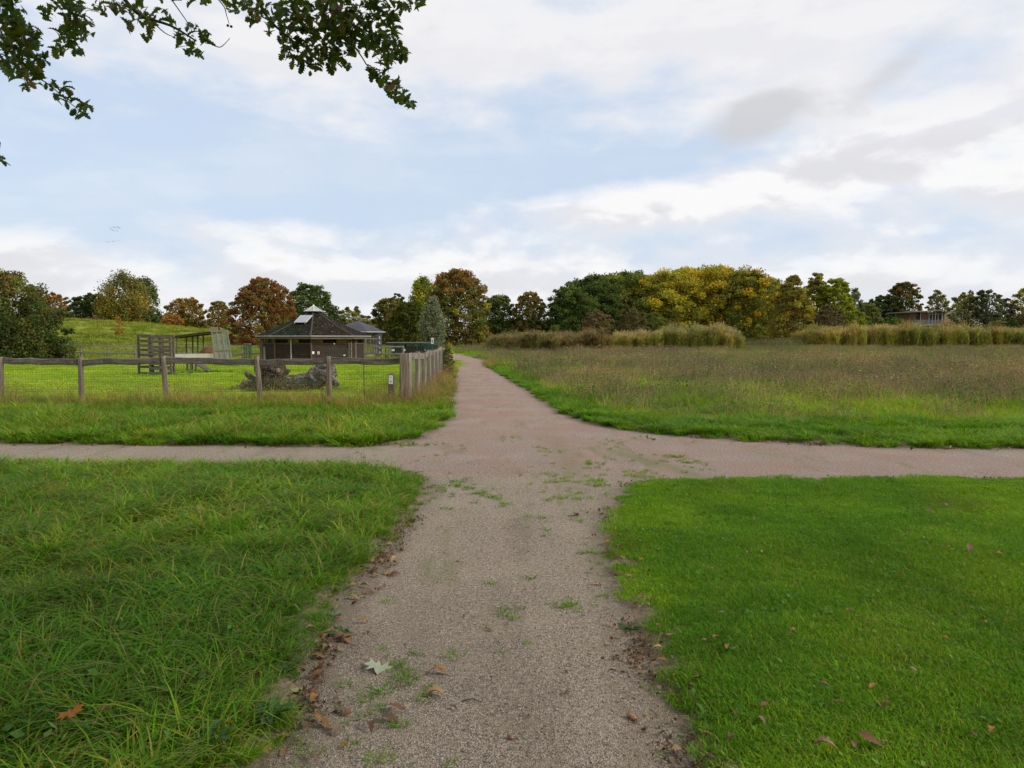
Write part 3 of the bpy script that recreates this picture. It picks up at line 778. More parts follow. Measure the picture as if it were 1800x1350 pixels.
tree('cypress_tree', 'yellow green swamp cypress in the middle of the three', 'tree', 1432, 478, 1392, 1474, 128, YELG[:3] + OLIVE + RUST, seed=36, kind='cone', ncl=230, bottom=0.03, group=CY)
tree('cypress_tree', 'bright lime green swamp cypress on the right of the three', 'tree', 1466, 485, 1432, 1500, 126, LIME + YELG[2:3], seed=37, kind='round', ncl=170, bottom=0.03, group=CY)
tree('birch_tree', 'thin grey green tree just right of the lime green cypress', 'tree', 1500, 504, 1486, 1514, 138, GREY + MIDG, seed=38, kind='column', ncl=60, bare=0.3)
tree('hawthorn_tree', 'bare brownish shrub tree in front of the lime green cypress', 'tree', 1456, 536, 1424, 1490, 108, [(0.12, 0.095, 0.05), (0.10, 0.085, 0.045), (0.14, 0.105, 0.06)], seed=39, bottom=0.15, bare=0.35, trunk=0.12)
tree('shrub', 'lime and olive bushes at the foot of the lime cypress', 'shrub', 1492, 545, 1468, 1530, 118, LIME + OLIVE, seed=40)
tree('oak_tree', 'low olive tree in the dip before the flat roofed house', 'tree', 1520, 530, 1495, 1552, 160, OLIVE + GREY + MIDG, seed=41)
tree('oak_tree', 'dark green shoulder tree left of the red tinged oak', 'tree', 1545, 518, 1518, 1582, 164, DKG + MIDG, seed=42)
tree('oak_tree', 'dark oak with a reddish top above the left end of the house', 'tree', 1585, 493, 1552, 1618, 162, DKG + MIDG + RUST, seed=43, top_pal=REDB + DKG, top_at=0.65, ncl=150)
tree('elder_bush', 'bright green bush below the house balcony', 'shrub', 1568, 556, 1540, 1598, 118, [(0.07, 0.12, 0.025), (0.09, 0.145, 0.03)], seed=44)
tree('lime_tree', 'thin pale yellow green tree rising above the flat roof', 'tree', 1646, 508, 1624, 1668, 176, OLIVE + YELG[2:3] + GREY, seed=45, bare=0.3, ncl=80)
tree('willow_tree', 'drooping olive tree in front of the flat roofed house', 'tree', 1692, 514, 1666, 1720, 124, OLIVE + GREY + YELG[2:3], seed=46, bottom=0.2, bare=0.4)
tree('willow_tree', 'pale bare topped tree behind the drooping olive tree', 'tree', 1695, 510, 1672, 1724, 160, [(0.17, 0.15, 0.06), (0.14, 0.13, 0.06)], seed=47, bare=0.55)
tree('alder_tree', 'dark grey green tree before the cream house wing', 'tree', 1730, 506, 1702, 1766, 122, GREY + DKG, seed=48, bottom=0.2, bare=0.35)
tree('alder_tree', 'purplish grey leafless tree right of the grey green tree', 'tree', 1762, 522, 1738, 1792, 128, [(0.105, 0.085, 0.065), (0.125, 0.10, 0.075)], seed=49, bare=0.45)
tree('lime_tree', 'sparse yellow tree at the right edge of the view', 'tree', 1800, 502, 1772, 1836, 126, YELG[:2] + OLIVE, seed=50, bare=0.45)
tree('topiary_bush', 'clipped dark green bush below the yellow tree', 'shrub', 1778, 555, 1764, 1794, 112, DKG, seed=51, bottom=0.02, leaf=0.14)
tree('shrub', 'rusty red shrub beside the clipped dark bush', 'shrub', 1806, 548, 1780, 1840, 116, [(0.15, 0.085, 0.04), (0.12, 0.08, 0.035)], seed=52)
tree('shrub', 'brown shrub between the cream wing and the clipped bush', 'shrub', 1750, 562, 1730, 1772, 114, RUST + OLIVE, seed=53)
# trees that go on behind the grove and the house so that the horizon stays closed
for i, (px, top, l, r_, lab) in enumerate(((345, 568, 300, 420, 'low hazy hedge trees far behind the lean-to'), (640, 566, 560, 720, 'low far trees between the barn and the brown green tree'),
        (915, 566, 830, 1000, 'low dark far trees between the red maple and the grove'), (1240, 560, 1060, 1400, 'low far trees seen under the grove'),
        (1600, 565, 1480, 1720, 'low far trees behind the flat roofed house'), (1760, 560, 1700, 1860, 'low far trees behind the cream wing'), (120, 560, 40, 260, 'low far trees behind the pines'))):
    tree('far_hedge', lab, 'hedge', px, top, l, r_, 190, DKG + OLIVE + GREY, seed=60 + i, bottom=0.02, ncl=300, leaf=0.75, group='far hedges')
# young tree on the mound, shrubs of the fence end and of the foot of the mound
tree('young_tree', 'young orange tree with a thin pale stem on the mound', 'tree', 208, 558, 200, 217, 72, ORNG, seed=70, kind='column', ncl=26, per=18, leaf=0.16, bottom=0.42, trunk=0.035)
tree('young_tree', 'small yellow leaved tree beside the left end of the barn', 'tree', 458, 574, 450, 467, 57, [(0.25, 0.16, 0.02), (0.2, 0.13, 0.03)], seed=71, kind='column', ncl=24, per=20, leaf=0.14, bottom=0.35, trunk=0.035)
tree('shrub', 'pinkish brown scrub on the crest of the mound', 'shrub', 165, 557, 145, 182, 112, [(0.16, 0.09, 0.06), (0.13, 0.08, 0.05)], seed=72, bare=0.2)
tree('shrub', 'small leafy shrub at the far end of the paddock fence', 'shrub', 785, 606, 775, 798, 31, OLIVE + MIDG + RUST, seed=73, ncl=60, per=30, leaf=0.06, bottom=0.03, trunk=0.02)
tree('shrub', 'pale leafy shrub growing through the green railings', 'shrub', 763, 600, 757, 771, 52, MIDG + OLIVE, seed=74, ncl=40, per=30, leaf=0.08, bottom=0.03, trunk=0.02)
# ------------------------------------------------------------------ paddock fences
WIRE = simple('fence_wire', (0.085, 0.09, 0.08), 0.6, 0.1, 3, 0.2)
def gz1(x, y): return float(ground_z([x], [y])[0])
FX = [-17.2, -15.0, -12.62, -10.65, -8.60, -6.30, -4.53, -2.62]
fr = empty('paddock_fence', (FX[-1], FENCE_Y, 0))
tag(fr, 'weathered post and rail fence with wire mesh facing the crossing', 'fence', 'fences of the goat paddock')
TOPZ = 1.235
def railz(x): return 1.14 + 0.03 * math.sin(x * 1.3) + 0.02 * math.sin(x * 3.1)
for i, x in enumerate(FX):
    h = TOPZ + random.uniform(-0.01, 0.03)
    lean = {5: -0.10, 4: -0.06, 6: -0.02}.get(i, random.uniform(-0.03, 0.03))
    b = MB()
    if i < len(FX) - 1:
        b.bar((x - FX[-1] - lean, -0.02, -0.4), (x - FX[-1], 0, h), 0.118, 0.11, (0, 1, 0), 6, 0.005, 0.28)
        b.build('post', POST, fr)
    else:
        b.bar((-0.03, 0, -0.5), (0, 0, 1.32), 0.27, 0.27, (0, 1, 0), 6, 0.004, 0.12)
        o = b.build('post', POST, fr); o['label'] = 'thick square corner post'
for i in range(len(FX) - 1):
    a, bx_ = FX[i] - FX[-1] + 0.065, FX[i + 1] - FX[-1] - 0.065
    if i == len(FX) - 2: bx_ -= 0.07
    b = MB(); b.bar((a, 0.0, railz(FX[i])), (bx_, 0.0, railz(FX[i + 1])), 0.055, 0.152, (0, 0, 1), 8, 0.020, 0.2)
    b.build('rail', RAIL, fr)
def wires(b, f0, f1, L, z0, z1, sx=0.060, sz=0.060, th=0.0034):
    """welded wire mesh along a straight run: f0 + t*f1 in plan"""
    n = int(L / sx); q = th / 2
    f0 = np.array(f0, float); f1 = np.array(f1, float); nr = np.array((f1[1], -f1[0]))
    for i in range(n + 1):
        c_ = f0 + f1 * (i * sx)
        pts = [(c_ + f1 * q * 1.2, ), (c_ - f1 * q * 1.2,), (c_ + nr * q * 1.6,)]
        rs = [[(p_[0][0], p_[0][1], z) for p_ in pts] for z in (z0, z1)]
        b.rings(rs, False)
    for k_ in range(int((z1 - z0) / sz) + 1):
        z = z0 + k_ * sz
        rs = []
        for t_ in (0, L):
            c_ = f0 + f1 * t_
            rs.append([(c_[0], c_[1], z - q), (c_[0], c_[1], z + q), (c_[0] + nr[0] * q * 1.6, c_[1] + nr[1] * q * 1.6, z)])
        b.rings(rs, False)
    return b
b = wires(MB(), (FX[0] - FX[-1], -0.075), (1, 0), FX[-1] - FX[0] - 0.02, 0.02, 1.20)
o = b.build('wire_mesh', WIRE, fr); o['kind'] = 'stuff'
b = MB(); b.tube([(-1.03, -0.05, -0.2), (-1.03, -0.05, 1.22)], 0.012, 6); b.build('steel_stake', WIRE, fr)
# side run along the asphalt path
sr = empty('paddock_fence', (FX[-1], FENCE_Y, 0))
tag(sr, 'side run of the paddock fence going away along the asphalt path', 'fence', 'fences of the goat paddock')
SY = [FENCE_Y + 2.1 + 1.9 * i for i in range(8)]
prev = (0.0, 0.10, 1.24)
for i, y in enumerate(SY):
    x = float(side_line(y)) - FX[-1]; h = 1.30 + random.uniform(-0.05, 0.05)
    b = MB(); b.bar((x + random.uniform(-.04, .04), y - FENCE_Y, -0.4), (x, y - FENCE_Y, h), 0.135, 0.13, (0, 1, 0), 6, 0.006, 0.28)
    b.build('post', POST, sr)
    b = MB(); b.bar((prev[0] - 0.005, prev[1] + 0.07, prev[2]), (x - 0.005, y - FENCE_Y - 0.07, h - 0.12), 0.055, 0.165, (0, 0, 1), 6, 0.01, 0.2)
    b.build('rail', RAILY, sr)
    prev = (x, y - FENCE_Y, h - 0.12)
dv = np.array((prev[0], prev[1])); Ls = np.linalg.norm(dv); dv /= Ls
o = wires(MB(), (0.075, 0.0), tuple(dv), Ls, 0.02, 1.2).build('wire_mesh', WIRE, sr); o['kind'] = 'stuff'
# far fence at the foot of the mound: two rails
ff = empty('far_fence', (0, 55, 0))
tag(ff, 'far two rail fence with wire at the foot of the green mound', 'fence', 'fences of the goat paddock')
PALE = wood('pale_rail', (0.17, 0.15, 0.12), (0.30, 0.27, 0.22), (0.22, 0.20, 0.16), (0.2, 1, 1), 12, 0.2)
fx_ = [X(-190 + 47.3 * i, 55) for i in range(20)]
for i, x in enumerate(fx_):
    g_ = float(terrain(x, 55)); b = MB(); b.bar((x, 0, g_ - 0.3), (x, 0, g_ + 1.1), 0.11, 0.11, (0, 1, 0), 1, 0.0, 0.25); b.build('post', PALE, ff)
    if i:
        x0 = fx_[i - 1]; g0 = float(terrain(x0, 55))
        for hz in (1.04, 0.50):
            b = MB(); b.bar((x0 + 0.05, -0.07, g0 + hz), (x - 0.05 + 0.09, -0.07, g_ + hz + random.uniform(-.02, .02)), 0.04, 0.11, (0, 0, 1), 1, 0.0, 0.15); b.build('rail', PALE, ff)
o = wires(MB(), (fx_[0], -0.1), (1, 0), fx_[-1] - fx_[0], 0.05, 1.0, 0.16, 0.16, 0.006).build('wire_mesh', WIRE, ff); o['kind'] = 'stuff'

# ------------------------------------------------------------------ waymarker post
WX, WY = G(689, 716)
wm = empty('waymarker_post', (WX, WY, 0.02), R(-8))
tag(wm, 'short square waymarker post with a white route plate beside the corner post', 'post')
b = MB()
DKP = wood('dark_post', (0.075, 0.06, 0.048), (0.14, 0.115, 0.09), (0.10, 0.085, 0.07), (1, 1, 0.08), 20)
s_ = 0.068
ring = lambda q, z: [(-q, -q, z), (q, -q, z), (q, q, z), (-q, q, z)]
b.rings([ring(s_, -0.3), ring(s_, 0.78), ring(s_ * 0.72, 0.815)])
b.build('shaft', DKP, wm)
WHITE = simple('white_plate', (0.72, 0.73, 0.71), 0.45, 0.04)
pl = MB().box((-0.0, -s_ - 0.003, 0.665), (0.105, 0.006, 0.215)).build('route_plate', WHITE, wm)
def disc(cx, cz, rad, mat, nm, n=6, rot=0.0, sq=1.0):
    b = MB(); y = -s_ - 0.0075
    ps_ = [(cx + rad * math.cos(2 * math.pi * i / n + rot), y, cz + sq * rad * math.sin(2 * math.pi * i / n + rot)) for i in range(n)]
    q_ = [(p_[0], y + 0.003, p_[2]) for p_ in ps_]
    b.rings([q_, ps_]); return b.build(nm, mat, pl)
disc(0.0, 0.722, 0.027, simple('sign_yellow', (0.75, 0.58, 0.02), 0.5, 0.03), 'yellow_hexagon')
gm_ = simple('sign_green', (0.05, 0.33, 0.07), 0.5, 0.03)
b = MB(); y_ = -s_ - 0.0075
tri = [(-0.028, 0.612), (0.028, 0.612), (0.0, 0.645)]
b.rings([[(q[0], y_ + 0.003, q[1]) for q in tri], [(q[0], y_, q[1]) for q in tri]])
b.box((0, y_ + 0.0015, 0.604), (0.022, 0.003, 0.015)); b.build('green_arrow', gm_, pl)

# ------------------------------------------------------------------ octagonal barn
BD = 53.0
BX = X(552, BD)
bn = empty('barn', (BX, BD, 0))
tag(bn, 'octagonal dark timber barn with mossy black roof and pale roof light', 'barn')
A0 = R(-12)
def oct_(rad, z): return [(rad * math.cos(A0 + R(45) * i), -rad * math.sin(A0 + R(45) * i), z) for i in range(8)]
BARN = wood('barn_boards', (0.022, 0.015, 0.011), (0.070, 0.046, 0.033), (0.045, 0.031, 0.023), (0.4, 0.4, 5), 5)
TRIM = wood('barn_trim', (0.10, 0.07, 0.045), (0.185, 0.13, 0.085), (0.13, 0.095, 0.065), (0.4, 0.4, 2), 8)
OCH = wood('barn_clerestory', (0.17, 0.095, 0.03), (0.24, 0.14, 0.045), (0.13, 0.08, 0.03), (0.4, 0.4, 3), 6)
m, t = new_mat('barn_roof')
p = co(t)
n_ = t.noise(p, 3.2, 6, 0.65); n2_ = t.noise(p, 14, 5, 0.65)
c = t.mix(t.ss(n_, 0.35, 0.65), (0.008, 0.008, 0.008), (0.018, 0.017, 0.016))
sx_ = t.n('ShaderNodeSeparateXYZ'); t.l(p, sx_.inputs[0])
right_ = t.ss(sx_.outputs[0], 0.0, 0.9)
c = t.mix(t.m('MULTIPLY', t.ss(n_, 0.36, 0.62), t.m('SUBTRACT', 0.85, t.m('MULTIPLY', right_, 0.6))), c, (0.020, 0.026, 0.012))
c = t.mix(t.m('MULTIPLY', t.ss(n2_, 0.585, 0.62), t.m('ADD', t.m('MULTIPLY', right_, 0.8), 0.05)), c, (0.16, 0.08, 0.02))
vv = t.voro(p, 3.2)
c = t.mix(t.m('MULTIPLY', t.ss(vv, 0.13, 0.09), t.m('ADD', t.m('MULTIPLY', right_, 0.5), 0.4)), c, (0.36, 0.34, 0.27))
finish(t, c, 1.0, n2_, 0.5, 0.02, 0.04)
ROOF = m
EZ = Z(590.5, BD - 3.8)
RE, RW = 4.0, 3.45
WT = EZ - 0.20
# walls: horizontal boards face by face, real steps between boards
fc = oct_(RW, 0)
hb = 0.135
for i in range(8):
    a = np.array(fc[i]); c2 = np.array(fc[(i + 1) % 8])
    if i == 0: a = a + (c2 - a) * 0.0
    b = MB(); ux = (c2 - a) / np.linalg.norm(c2 - a); nrm = np.array((ux[1], -ux[0], 0)); L = np.linalg.norm(c2 - a)
    if np.dot(nrm, a) < 0: nrm = -nrm
    z = -0.1
    while z < WT - 0.34:
        off = random.uniform(-0.006, 0.006)
        for s0, s1 in ((0.0, random.choice((0.5, 1.0, 1.0, 0.42))),):
            segs = [(0, s1)] + ([(s1, 1.0)] if s1 < 1 else [])
            for q0, q1 in segs:
                o_ = off + random.uniform(-0.005, 0.005)
                p0, p1 = a + ux * L * q0 + nrm * o_, a + ux * L * (q1 - 0.001) + nrm * o_
                b.add([p0 + (0, 0, z), p1 + (0, 0, z), p1 + nrm * -0.006 + (0, 0, z + hb - .008), p0 + nrm * -0.006 + (0, 0, z + hb - .008),
                       p0 - nrm * .04 + (0, 0, z), p1 - nrm * .04 + (0, 0, z), p1 - nrm * .046 + (0, 0, z + hb - .008), p0 - nrm * .046 + (0, 0, z + hb - .008)],
                      [(0, 1, 2, 3), (7, 6, 5, 4), (4, 5, 1, 0), (3, 2, 6, 7), (0, 3, 7, 4), (1, 5, 6, 2)])
        z += hb
    wl = b.build('wall', BARN, bn); wl['kind'] = 'stuff'
    b = MB(); b.bar(a + nrm * .012 + ux * .02 + (0, 0, WT - 0.335), c2 + nrm * .012 - ux * .02 + (0, 0, WT - 0.335), 0.05, 0.05, (0, 0, 1)); b.build('sill_rail', TRIM, wl)
    # clerestory: dark panes between ochre panels
    for j in range(3):
        q0, q1 = j / 3 + .015, (j + 1) / 3 - .015
        p0, p1 = a + ux * L * q0, a + ux * L * q1
        dark = (i + j) % 2 == 0
        b = MB(); zc = WT - 0.16
        md_ = (p0 + p1) / 2 - nrm * (0.05 if dark else 0.02)
        hw = (p1 - p0) / 2
        b.add([md_ - hw + (0, 0, zc - .14), md_ + hw + (0, 0, zc - .14), md_ + hw + (0, 0, zc + .16), md_ - hw + (0, 0, zc + .16),
               md_ - hw - nrm * .03 + (0, 0, zc - .14), md_ + hw - nrm * .03 + (0, 0, zc - .14), md_ + hw - nrm * .03 + (0, 0, zc + .16), md_ - hw - nrm * .03 + (0, 0, zc + .16)],
              [(0, 1, 2, 3), (7, 6, 5, 4), (4, 5, 1, 0), (3, 2, 6, 7), (0, 3, 7, 4), (1, 5, 6, 2)])
        b.build('window' if dark else 'panel', simple('dark_pane', (0.010, 0.010, 0.011), 0.6, 0.2, spec=0.12) if dark else OCH, wl)
for i, v in enumerate(fc):
    k_ = 1.012; b = MB(); b.bar((v[0] * k_, v[1] * k_, -0.2), (v[0] * k_, v[1] * k_, WT + .1), 0.09, 0.09, (0, 1, 0)); b.build('corner_post', TRIM, bn)
# roof faces, fascia, gutter
e = oct_(RE, EZ); tp = oct_(0.42, Z(549, BD)); e2 = oct_(RE - 0.02, EZ - 0.03)
rb = MB()
mid_r = [tuple(0.5 * np.array(e[i]) + 0.5 * np.array(tp[i]) + np.array((0, 0, -0.10))) for i in range(8)]
rb.rings([e2, e, mid_r, tp], False); rb.f.append(tuple(range(7, -1, -1)))
rf = rb.build('roof', ROOF, bn)
for i in range(8):
    p0, p1 = np.array(e[i]), np.array(e[(i + 1) % 8]); k_ = 0.985
    b = MB(); b.bar(p0 * (k_, k_, 1) + (0, 0, -.13), p1 * (k_, k_, 1) + (0, 0, -.13), 0.035, 0.17, (0, 0, 1)); b.build('fascia', TRIM, rf)
    b = MB(); b.bar(p0 * (1.01, 1.01, 1) + (0, 0, -.012), p1 * (1.01, 1.01, 1) + (0, 0, -.012), 0.07, 0.055, (0, 0, 1)); b.build('gutter', simple('zinc', (0.40, 0.42, 0.45), 0.5, 0.08, metal=0.3), rf)
    # hip ridge strips
    b = MB(); b.bar(np.array(mid_r[i]) + (0, 0, .012), np.array(tp[i]) + (0, 0, .012), 0.10, 0.03, (0, 0, 1)); b.bar(p0 + (0, 0, .012), np.array(mid_r[i]) + (0, 0, .012), 0.10, 0.03, (0, 0, 1)); b.build('hip_strip', simple('felt_strip', (0.05, 0.05, 0.04), 0.9), rf)
# glass roof light
cz = Z(547.5, BD); cap = oct_(0.70, cz); tipz = Z(538, BD)
GLZ = simple('frosted_glazing', (0.33, 0.34, 0.31), 0.35, 0.08, 5)
b = MB(); b.rings([oct_(0.40, cz - 0.16), oct_(0.40, cz - 0.01)], False); b.build('roof_light_collar', TRIM, rf)
rl = MB(); rl.rings([cap, oct_(0.06, tipz)], False); rl.f.append(tuple(range(7, -1, -1))); rl = rl.build('roof_light', GLZ, bn)
for i in range(8):
    b = MB(); b.bar(np.array(cap[i]) + (0, 0, .012), np.array(oct_(0.06, tipz)[i]) + (0, 0, .012), 0.035, 0.03, (0, 0, 1)); b.build('glazing_bar', simple('pale_bar', (0.55, 0.56, 0.54), 0.5), rl)
MB().tube([(0, 0, tipz - .03), (0, 0, tipz + .07), (0, 0, tipz + .12)], [0.10, 0.07, 0.01], 8).build('finial', simple('pale_bar', (0.55, 0.56, 0.54)), rl)
# solar panel on the camera-side face between hips at 123 and 78 degrees
pa, pb = oct_(1, 0), None
i0 = 2
va, vb = np.array(e[2]), np.array(e[3]); ta, tb_ = np.array(tp[2]), np.array(tp[3])
ctr = 0.33 * (va + vb) / 2 + 0.67 * (ta + tb_) / 2
updir = ((ta + tb_) / 2 - (va + vb) / 2); updir /= np.linalg.norm(updir)
sx2 = (vb - va) / np.linalg.norm(vb - va); nr2 = np.cross(sx2, updir); nr2 = nr2 if nr2[2] > 0 else -nr2
ctr = ctr + nr2 * 0.08 + sx2 * 0.05
sp_ = empty('solar_panel', (0, 0, 0)); sp_.parent = bn
def slab(c, a_, b_, th, mat, nm, par):
    q = [c - sx2 * a_ - updir * b_, c + sx2 * a_ - updir * b_, c + sx2 * a_ + updir * b_, c - sx2 * a_ + updir * b_]
    b = MB(); b.rings([[p_ - nr2 * th for p_ in q], q]); return b.build(nm, mat, par)
slab(ctr, 0.46, 0.56, 0.04, simple('solar_frame', (0.60, 0.61, 0.60), 0.4, 0.05, metal=0.4), 'panel_frame', sp_)
m, t = new_mat('solar_cells')
finish(t, t.mix(t.ss(t.noise(co(t), 9, 3), 0.3, 0.7), (0.25, 0.25, 0.30), (0.33, 0.33, 0.37)), 0.18, None, spec=0.6)
for i in range(4):
    slab(ctr + nr2 * 0.006 + sx2 * (-0.315 + 0.21 * i), 0.099, 0.51, 0.01, m, 'cell_strip', sp_)
b = MB()
for s_ in (-0.4, 0.4):
    b.bar(ctr + sx2 * s_ - updir * 0.75 - nr2 * .05, ctr + sx2 * s_ + updir * 0.6 - nr2 * .05, 0.05, 0.04, tuple(nr2))
b.build('mount_rail', OCH, sp_)
# downpipe, door, notices, lamp
DP = simple('pale_pipe', (0.50, 0.48, 0.42), 0.5)
def on_wall(i, q, z, out=0.06):
    a, c2 = np.array(fc[i]), np.array(fc[(i + 1) % 8]); p_ = a + (c2 - a) * q
    n_ = np.array((p_[0], p_[1], 0)); n_ = (np.array(fc[i]) + np.array(fc[(i + 1) % 8])); n_[2] = 0; n_ /= np.linalg.norm(n_)
    return p_ + n_ * out + (0, 0, z), n_
p0, n_ = on_wall(2, 0.55, 0)
MB().tube([p0 + (0, 0, 0), p0 + (0, 0, WT), p0 + n_ * .4 + (0, 0, EZ - .05)], 0.045, 8).build('downpipe', DP, bn)
def notice(i, q, z, w_, h_, mat, nm):
    p_, n_ = on_wall(i, q, z, 0.03); s = np.array((-n_[1], n_[0], 0)) * w_ / 2
    b = MB(); q_ = [p_ - s - (0, 0, h_ / 2), p_ + s - (0, 0, h_ / 2), p_ + s + (0, 0, h_ / 2), p_ - s + (0, 0, h_ / 2)]
    b.rings([q_, [v + n_ * .015 for v in q_]]); o = b.build(nm, mat, bn); return o, p_, n_
notice(1, 0.96, 0.70, 0.15, 0.18, WHITE, 'notice')
o, p_, n_ = notice(1, 0.82, 0.68, 0.15, 0.18, WHITE, 'notice')
b = MB(); b.ball(tuple(p_ + n_ * .02), 0.05, 8, 4); b.build('notice_symbol', simple('sign_orange', (0.4, 0.2, 0.03)), o)
b = MB(); pz_, n_ = on_wall(1, 0.40, 1.30, .05); b.ball(tuple(pz_), 0.065, 8, 5); b.build('round_lamp', simple('lamp_white', (0.6, 0.58, 0.5)), bn)
p_, n_ = on_wall(0, 0.72, 0, .03); s = np.array((-n_[1], n_[0], 0)); b = MB()
q_ = [p_ - s * .34 + (0, 0, 0), p_ + s * .34 + (0, 0, 0), p_ + s * .34 + (0, 0, WT - .05), p_ - s * .34 + (0, 0, WT - .05)]
b.rings([q_, [v + n_ * .03 for v in q_]]); dr = b.build('door', wood('barn_door', (0.03, 0.018, 0.012), (0.055, 0.032, 0.02), (0.04, 0.025, 0.016), (1, 1, .1), 10), bn)
for q in (-0.40, 0.40):
    b = MB(); b.bar(p_ + s * q + n_ * .03, p_ + s * q + n_ * .03 + (0, 0, WT), 0.09, 0.08, (0, 1, 0)); b.build('door_jamb', PALE, dr)
MB().ball(tuple(p_ + s * .25 + n_ * .07 + (0, 0, .85)), 0.035, 6, 4).build('door_handle', WIRE, dr)

# dark green railing in front of the barn and the pen of green bars to its right
GRN = simple('green_metal', (0.010, 0.045, 0.032), 0.45, 0.1, spec=0.4)
gb = empty('gate', (X(594, 48.6), 48.6, 0)); tag(gb, 'low dark green metal gate before the barn wall', 'gate', 'green metal gates and pens')
for x in (-0.62, 0.62): MB().tube([(x, 0, -.1), (x, 0, 1.0)], 0.045, 8).build('post', GRN, gb)
for z in (0.88, 0.45, 0.1): MB().tube([(-0.6, 0, z), (0.6, 0, z)], 0.022, 6).build('rail', GRN, gb)
for i in range(7): MB().tube([(-0.5 + i / 6, 0, 0.1), (-0.5 + i / 6, 0, 0.88)], 0.010, 6).build('bar', GRN, gb)
MB().box((0.42, -0.03, 0.55), (0.13, 0.01, 0.09)).build('plate', WHITE, gb)
def pen(name, label, x0, x1, y0, y1, h, step, plates=0):
    L = math.hypot(x1 - x0, y1 - y0); e_ = empty(name, (x0, y0, 0), math.atan2(y1 - y0, x1 - x0)); tag(e_, label, 'fence', 'green metal gates and pens')
    n = max(1, int(L / step))
    for z in (h, 0.12): MB().tube([(0, 0, z), (L, 0, z)], 0.028, 6).build('rail', GRN, e_)
    for i in range(n + 1):
        big = i % 6 == 0
        MB().tube([(i * L / n, 0, -.1 if big else .12), (i * L / n, 0, h + .03 if big else h)], 0.045 if big else 0.02, 6).build('post' if big else 'bar', GRN, e_)
    for k_ in range(plates):
        MB().box((L * (0.2 + .3 * k_), -0.05, h * .62), (0.22, 0.012, 0.16)).build('plate', WHITE, e_)
    return e_
pen('railing', 'dark green bar railing right of the pavilion', X(678, 57), X(742, 57), 57, 57, 1.22, 0.19, 2)
pen('railing', 'dark green bar railing behind the end of the side fence', X(742, 57) + .1, X(768, 48), 57, 48, 1.25, 0.24, 1)
pen('railing', 'farther dark green railing showing through the first one', X(690, 63), X(760, 63), 63, 63, 1.25, 0.3, 0)
pf = empty('roofed_pen', (X(722, 62), 61.5, 0)); tag(pf, 'low pen with a flat pale roof board behind the green railing', 'shelter')
for x in (-1.6, 1.6):
    for y in (-0.5, 0.5): MB().bar((x, y, -.1), (x, y, 1.25), 0.08, 0.08, (0, 1, 0)).build('post', PALE, pf)
MB().bar((-1.9, 0, 1.31), (1.9, 0, 1.33), 1.3, 0.06, (0, 0, 1)).build('roof', PALE, pf)
MB().bar((-1.55, 0.5, 0.5), (1.55, 0.5, 0.5), 0.03, 0.9, (0, 0, 1)).build('back_board', DKP, pf)
# small white sign post
sg = empty('sign_post', (X(760, 40), 40, 0)); tag(sg, 'narrow white sign with a dark figure on a thin post above the fence end', 'sign')
MB().tube([(0, 0.03, -.1), (0, 0.03, 1.55)], 0.025, 6).build('pole', GRN, sg)
pl2 = MB().box((0, -0.012, 1.54), (0.13, 0.02, 0.32)).build('plate', WHITE, sg)
b = MB(); b.ball((0, -0.026, 1.625), 0.022, 8, 4, (1, .3, 1)); b.box((0, -0.026, 1.545), (0.05, 0.006, 0.09)); b.box((-.012, -0.026, 1.47), (0.016, 0.006, 0.07)); b.box((.012, -0.026, 1.47), (0.016, 0.006, 0.07))
b.build('figure', simple('sign_dark', (0.02, 0.03, 0.05), 0.5), pl2)

# ------------------------------------------------------------------ pavilion / aviary
AD = 62.0
av = empty('pavilion', (X(629, AD), AD, 0)); tag(av, 'small hexagonal pavilion with smooth dark roof and wire walls behind the barn', 'pavilion')
def hex_(rad, z, o=R(0)): return [(rad * math.cos(o + R(60) * i), -rad * math.sin(o + R(60) * i), z) for i in range(6)]
SLATE = simple('smooth_roof', (0.045, 0.045, 0.055), 0.6, 0.12, 2)
ez = Z(583.5, AD)
b = MB(); b.rings([hex_(2.28, ez - .05), hex_(2.3, ez), hex_(1.15, ez + 0.55), hex_(0.05, Z(564, AD))], False); b.f.append((5, 4, 3, 2, 1, 0)); ar = b.build('roof', SLATE, av)
hv = hex_(2.3, ez - .01)
for i in range(6):
    b = MB(); b.bar(np.array(hv[i]) * (1.01, 1.01, 1), np.array(hv[(i + 1) % 6]) * (1.01, 1.01, 1), 0.05, 0.07, (0, 0, 1)); b.build('gutter', simple('zinc', (0.40, 0.42, 0.45)), ar)
AVP = wood('pavilion_post', (0.13, 0.115, 0.10), (0.24, 0.215, 0.185), (0.17, 0.155, 0.13), (1, 1, .1), 14)
hp = hex_(1.95, 0)
for i in range(6):
    x, y, _ = hp[i]; x2, y2, _ = hp[(i + 1) % 6]
    MB().bar((x, y, -.1), (x, y, ez), 0.11, 0.11, (0, 1, 0)).build('post', AVP, av)
    for q in (1 / 3, 2 / 3): MB().bar((x + (x2 - x) * q, y + (y2 - y) * q, -.1), (x + (x2 - x) * q, y + (y2 - y) * q, ez), 0.06, 0.06, (0, 1, 0)).build('stud', AVP, av)
    for z in (0.95, 1.62): MB().bar((x, y, z), (x2, y2, z), 0.05, 0.06, (0, 0, 1)).build('rail', AVP, av)
    MB().bar((x, y, 0.18), (x2, y2, 0.18), 0.08, 0.5, (0, 0, 1)).build('plinth', simple('stone_plinth', (0.27, 0.25, 0.22), 0.9, 0.2), av)
    d_ = np.array((x2 - x, y2 - y)); L = np.linalg.norm(d_); o = wires(MB(), (x, y), tuple(d_ / L), L, 0.45, ez - .05, 0.12, 0.12, 0.006).build('wire_wall', WIRE, av); o['kind'] = 'stuff'
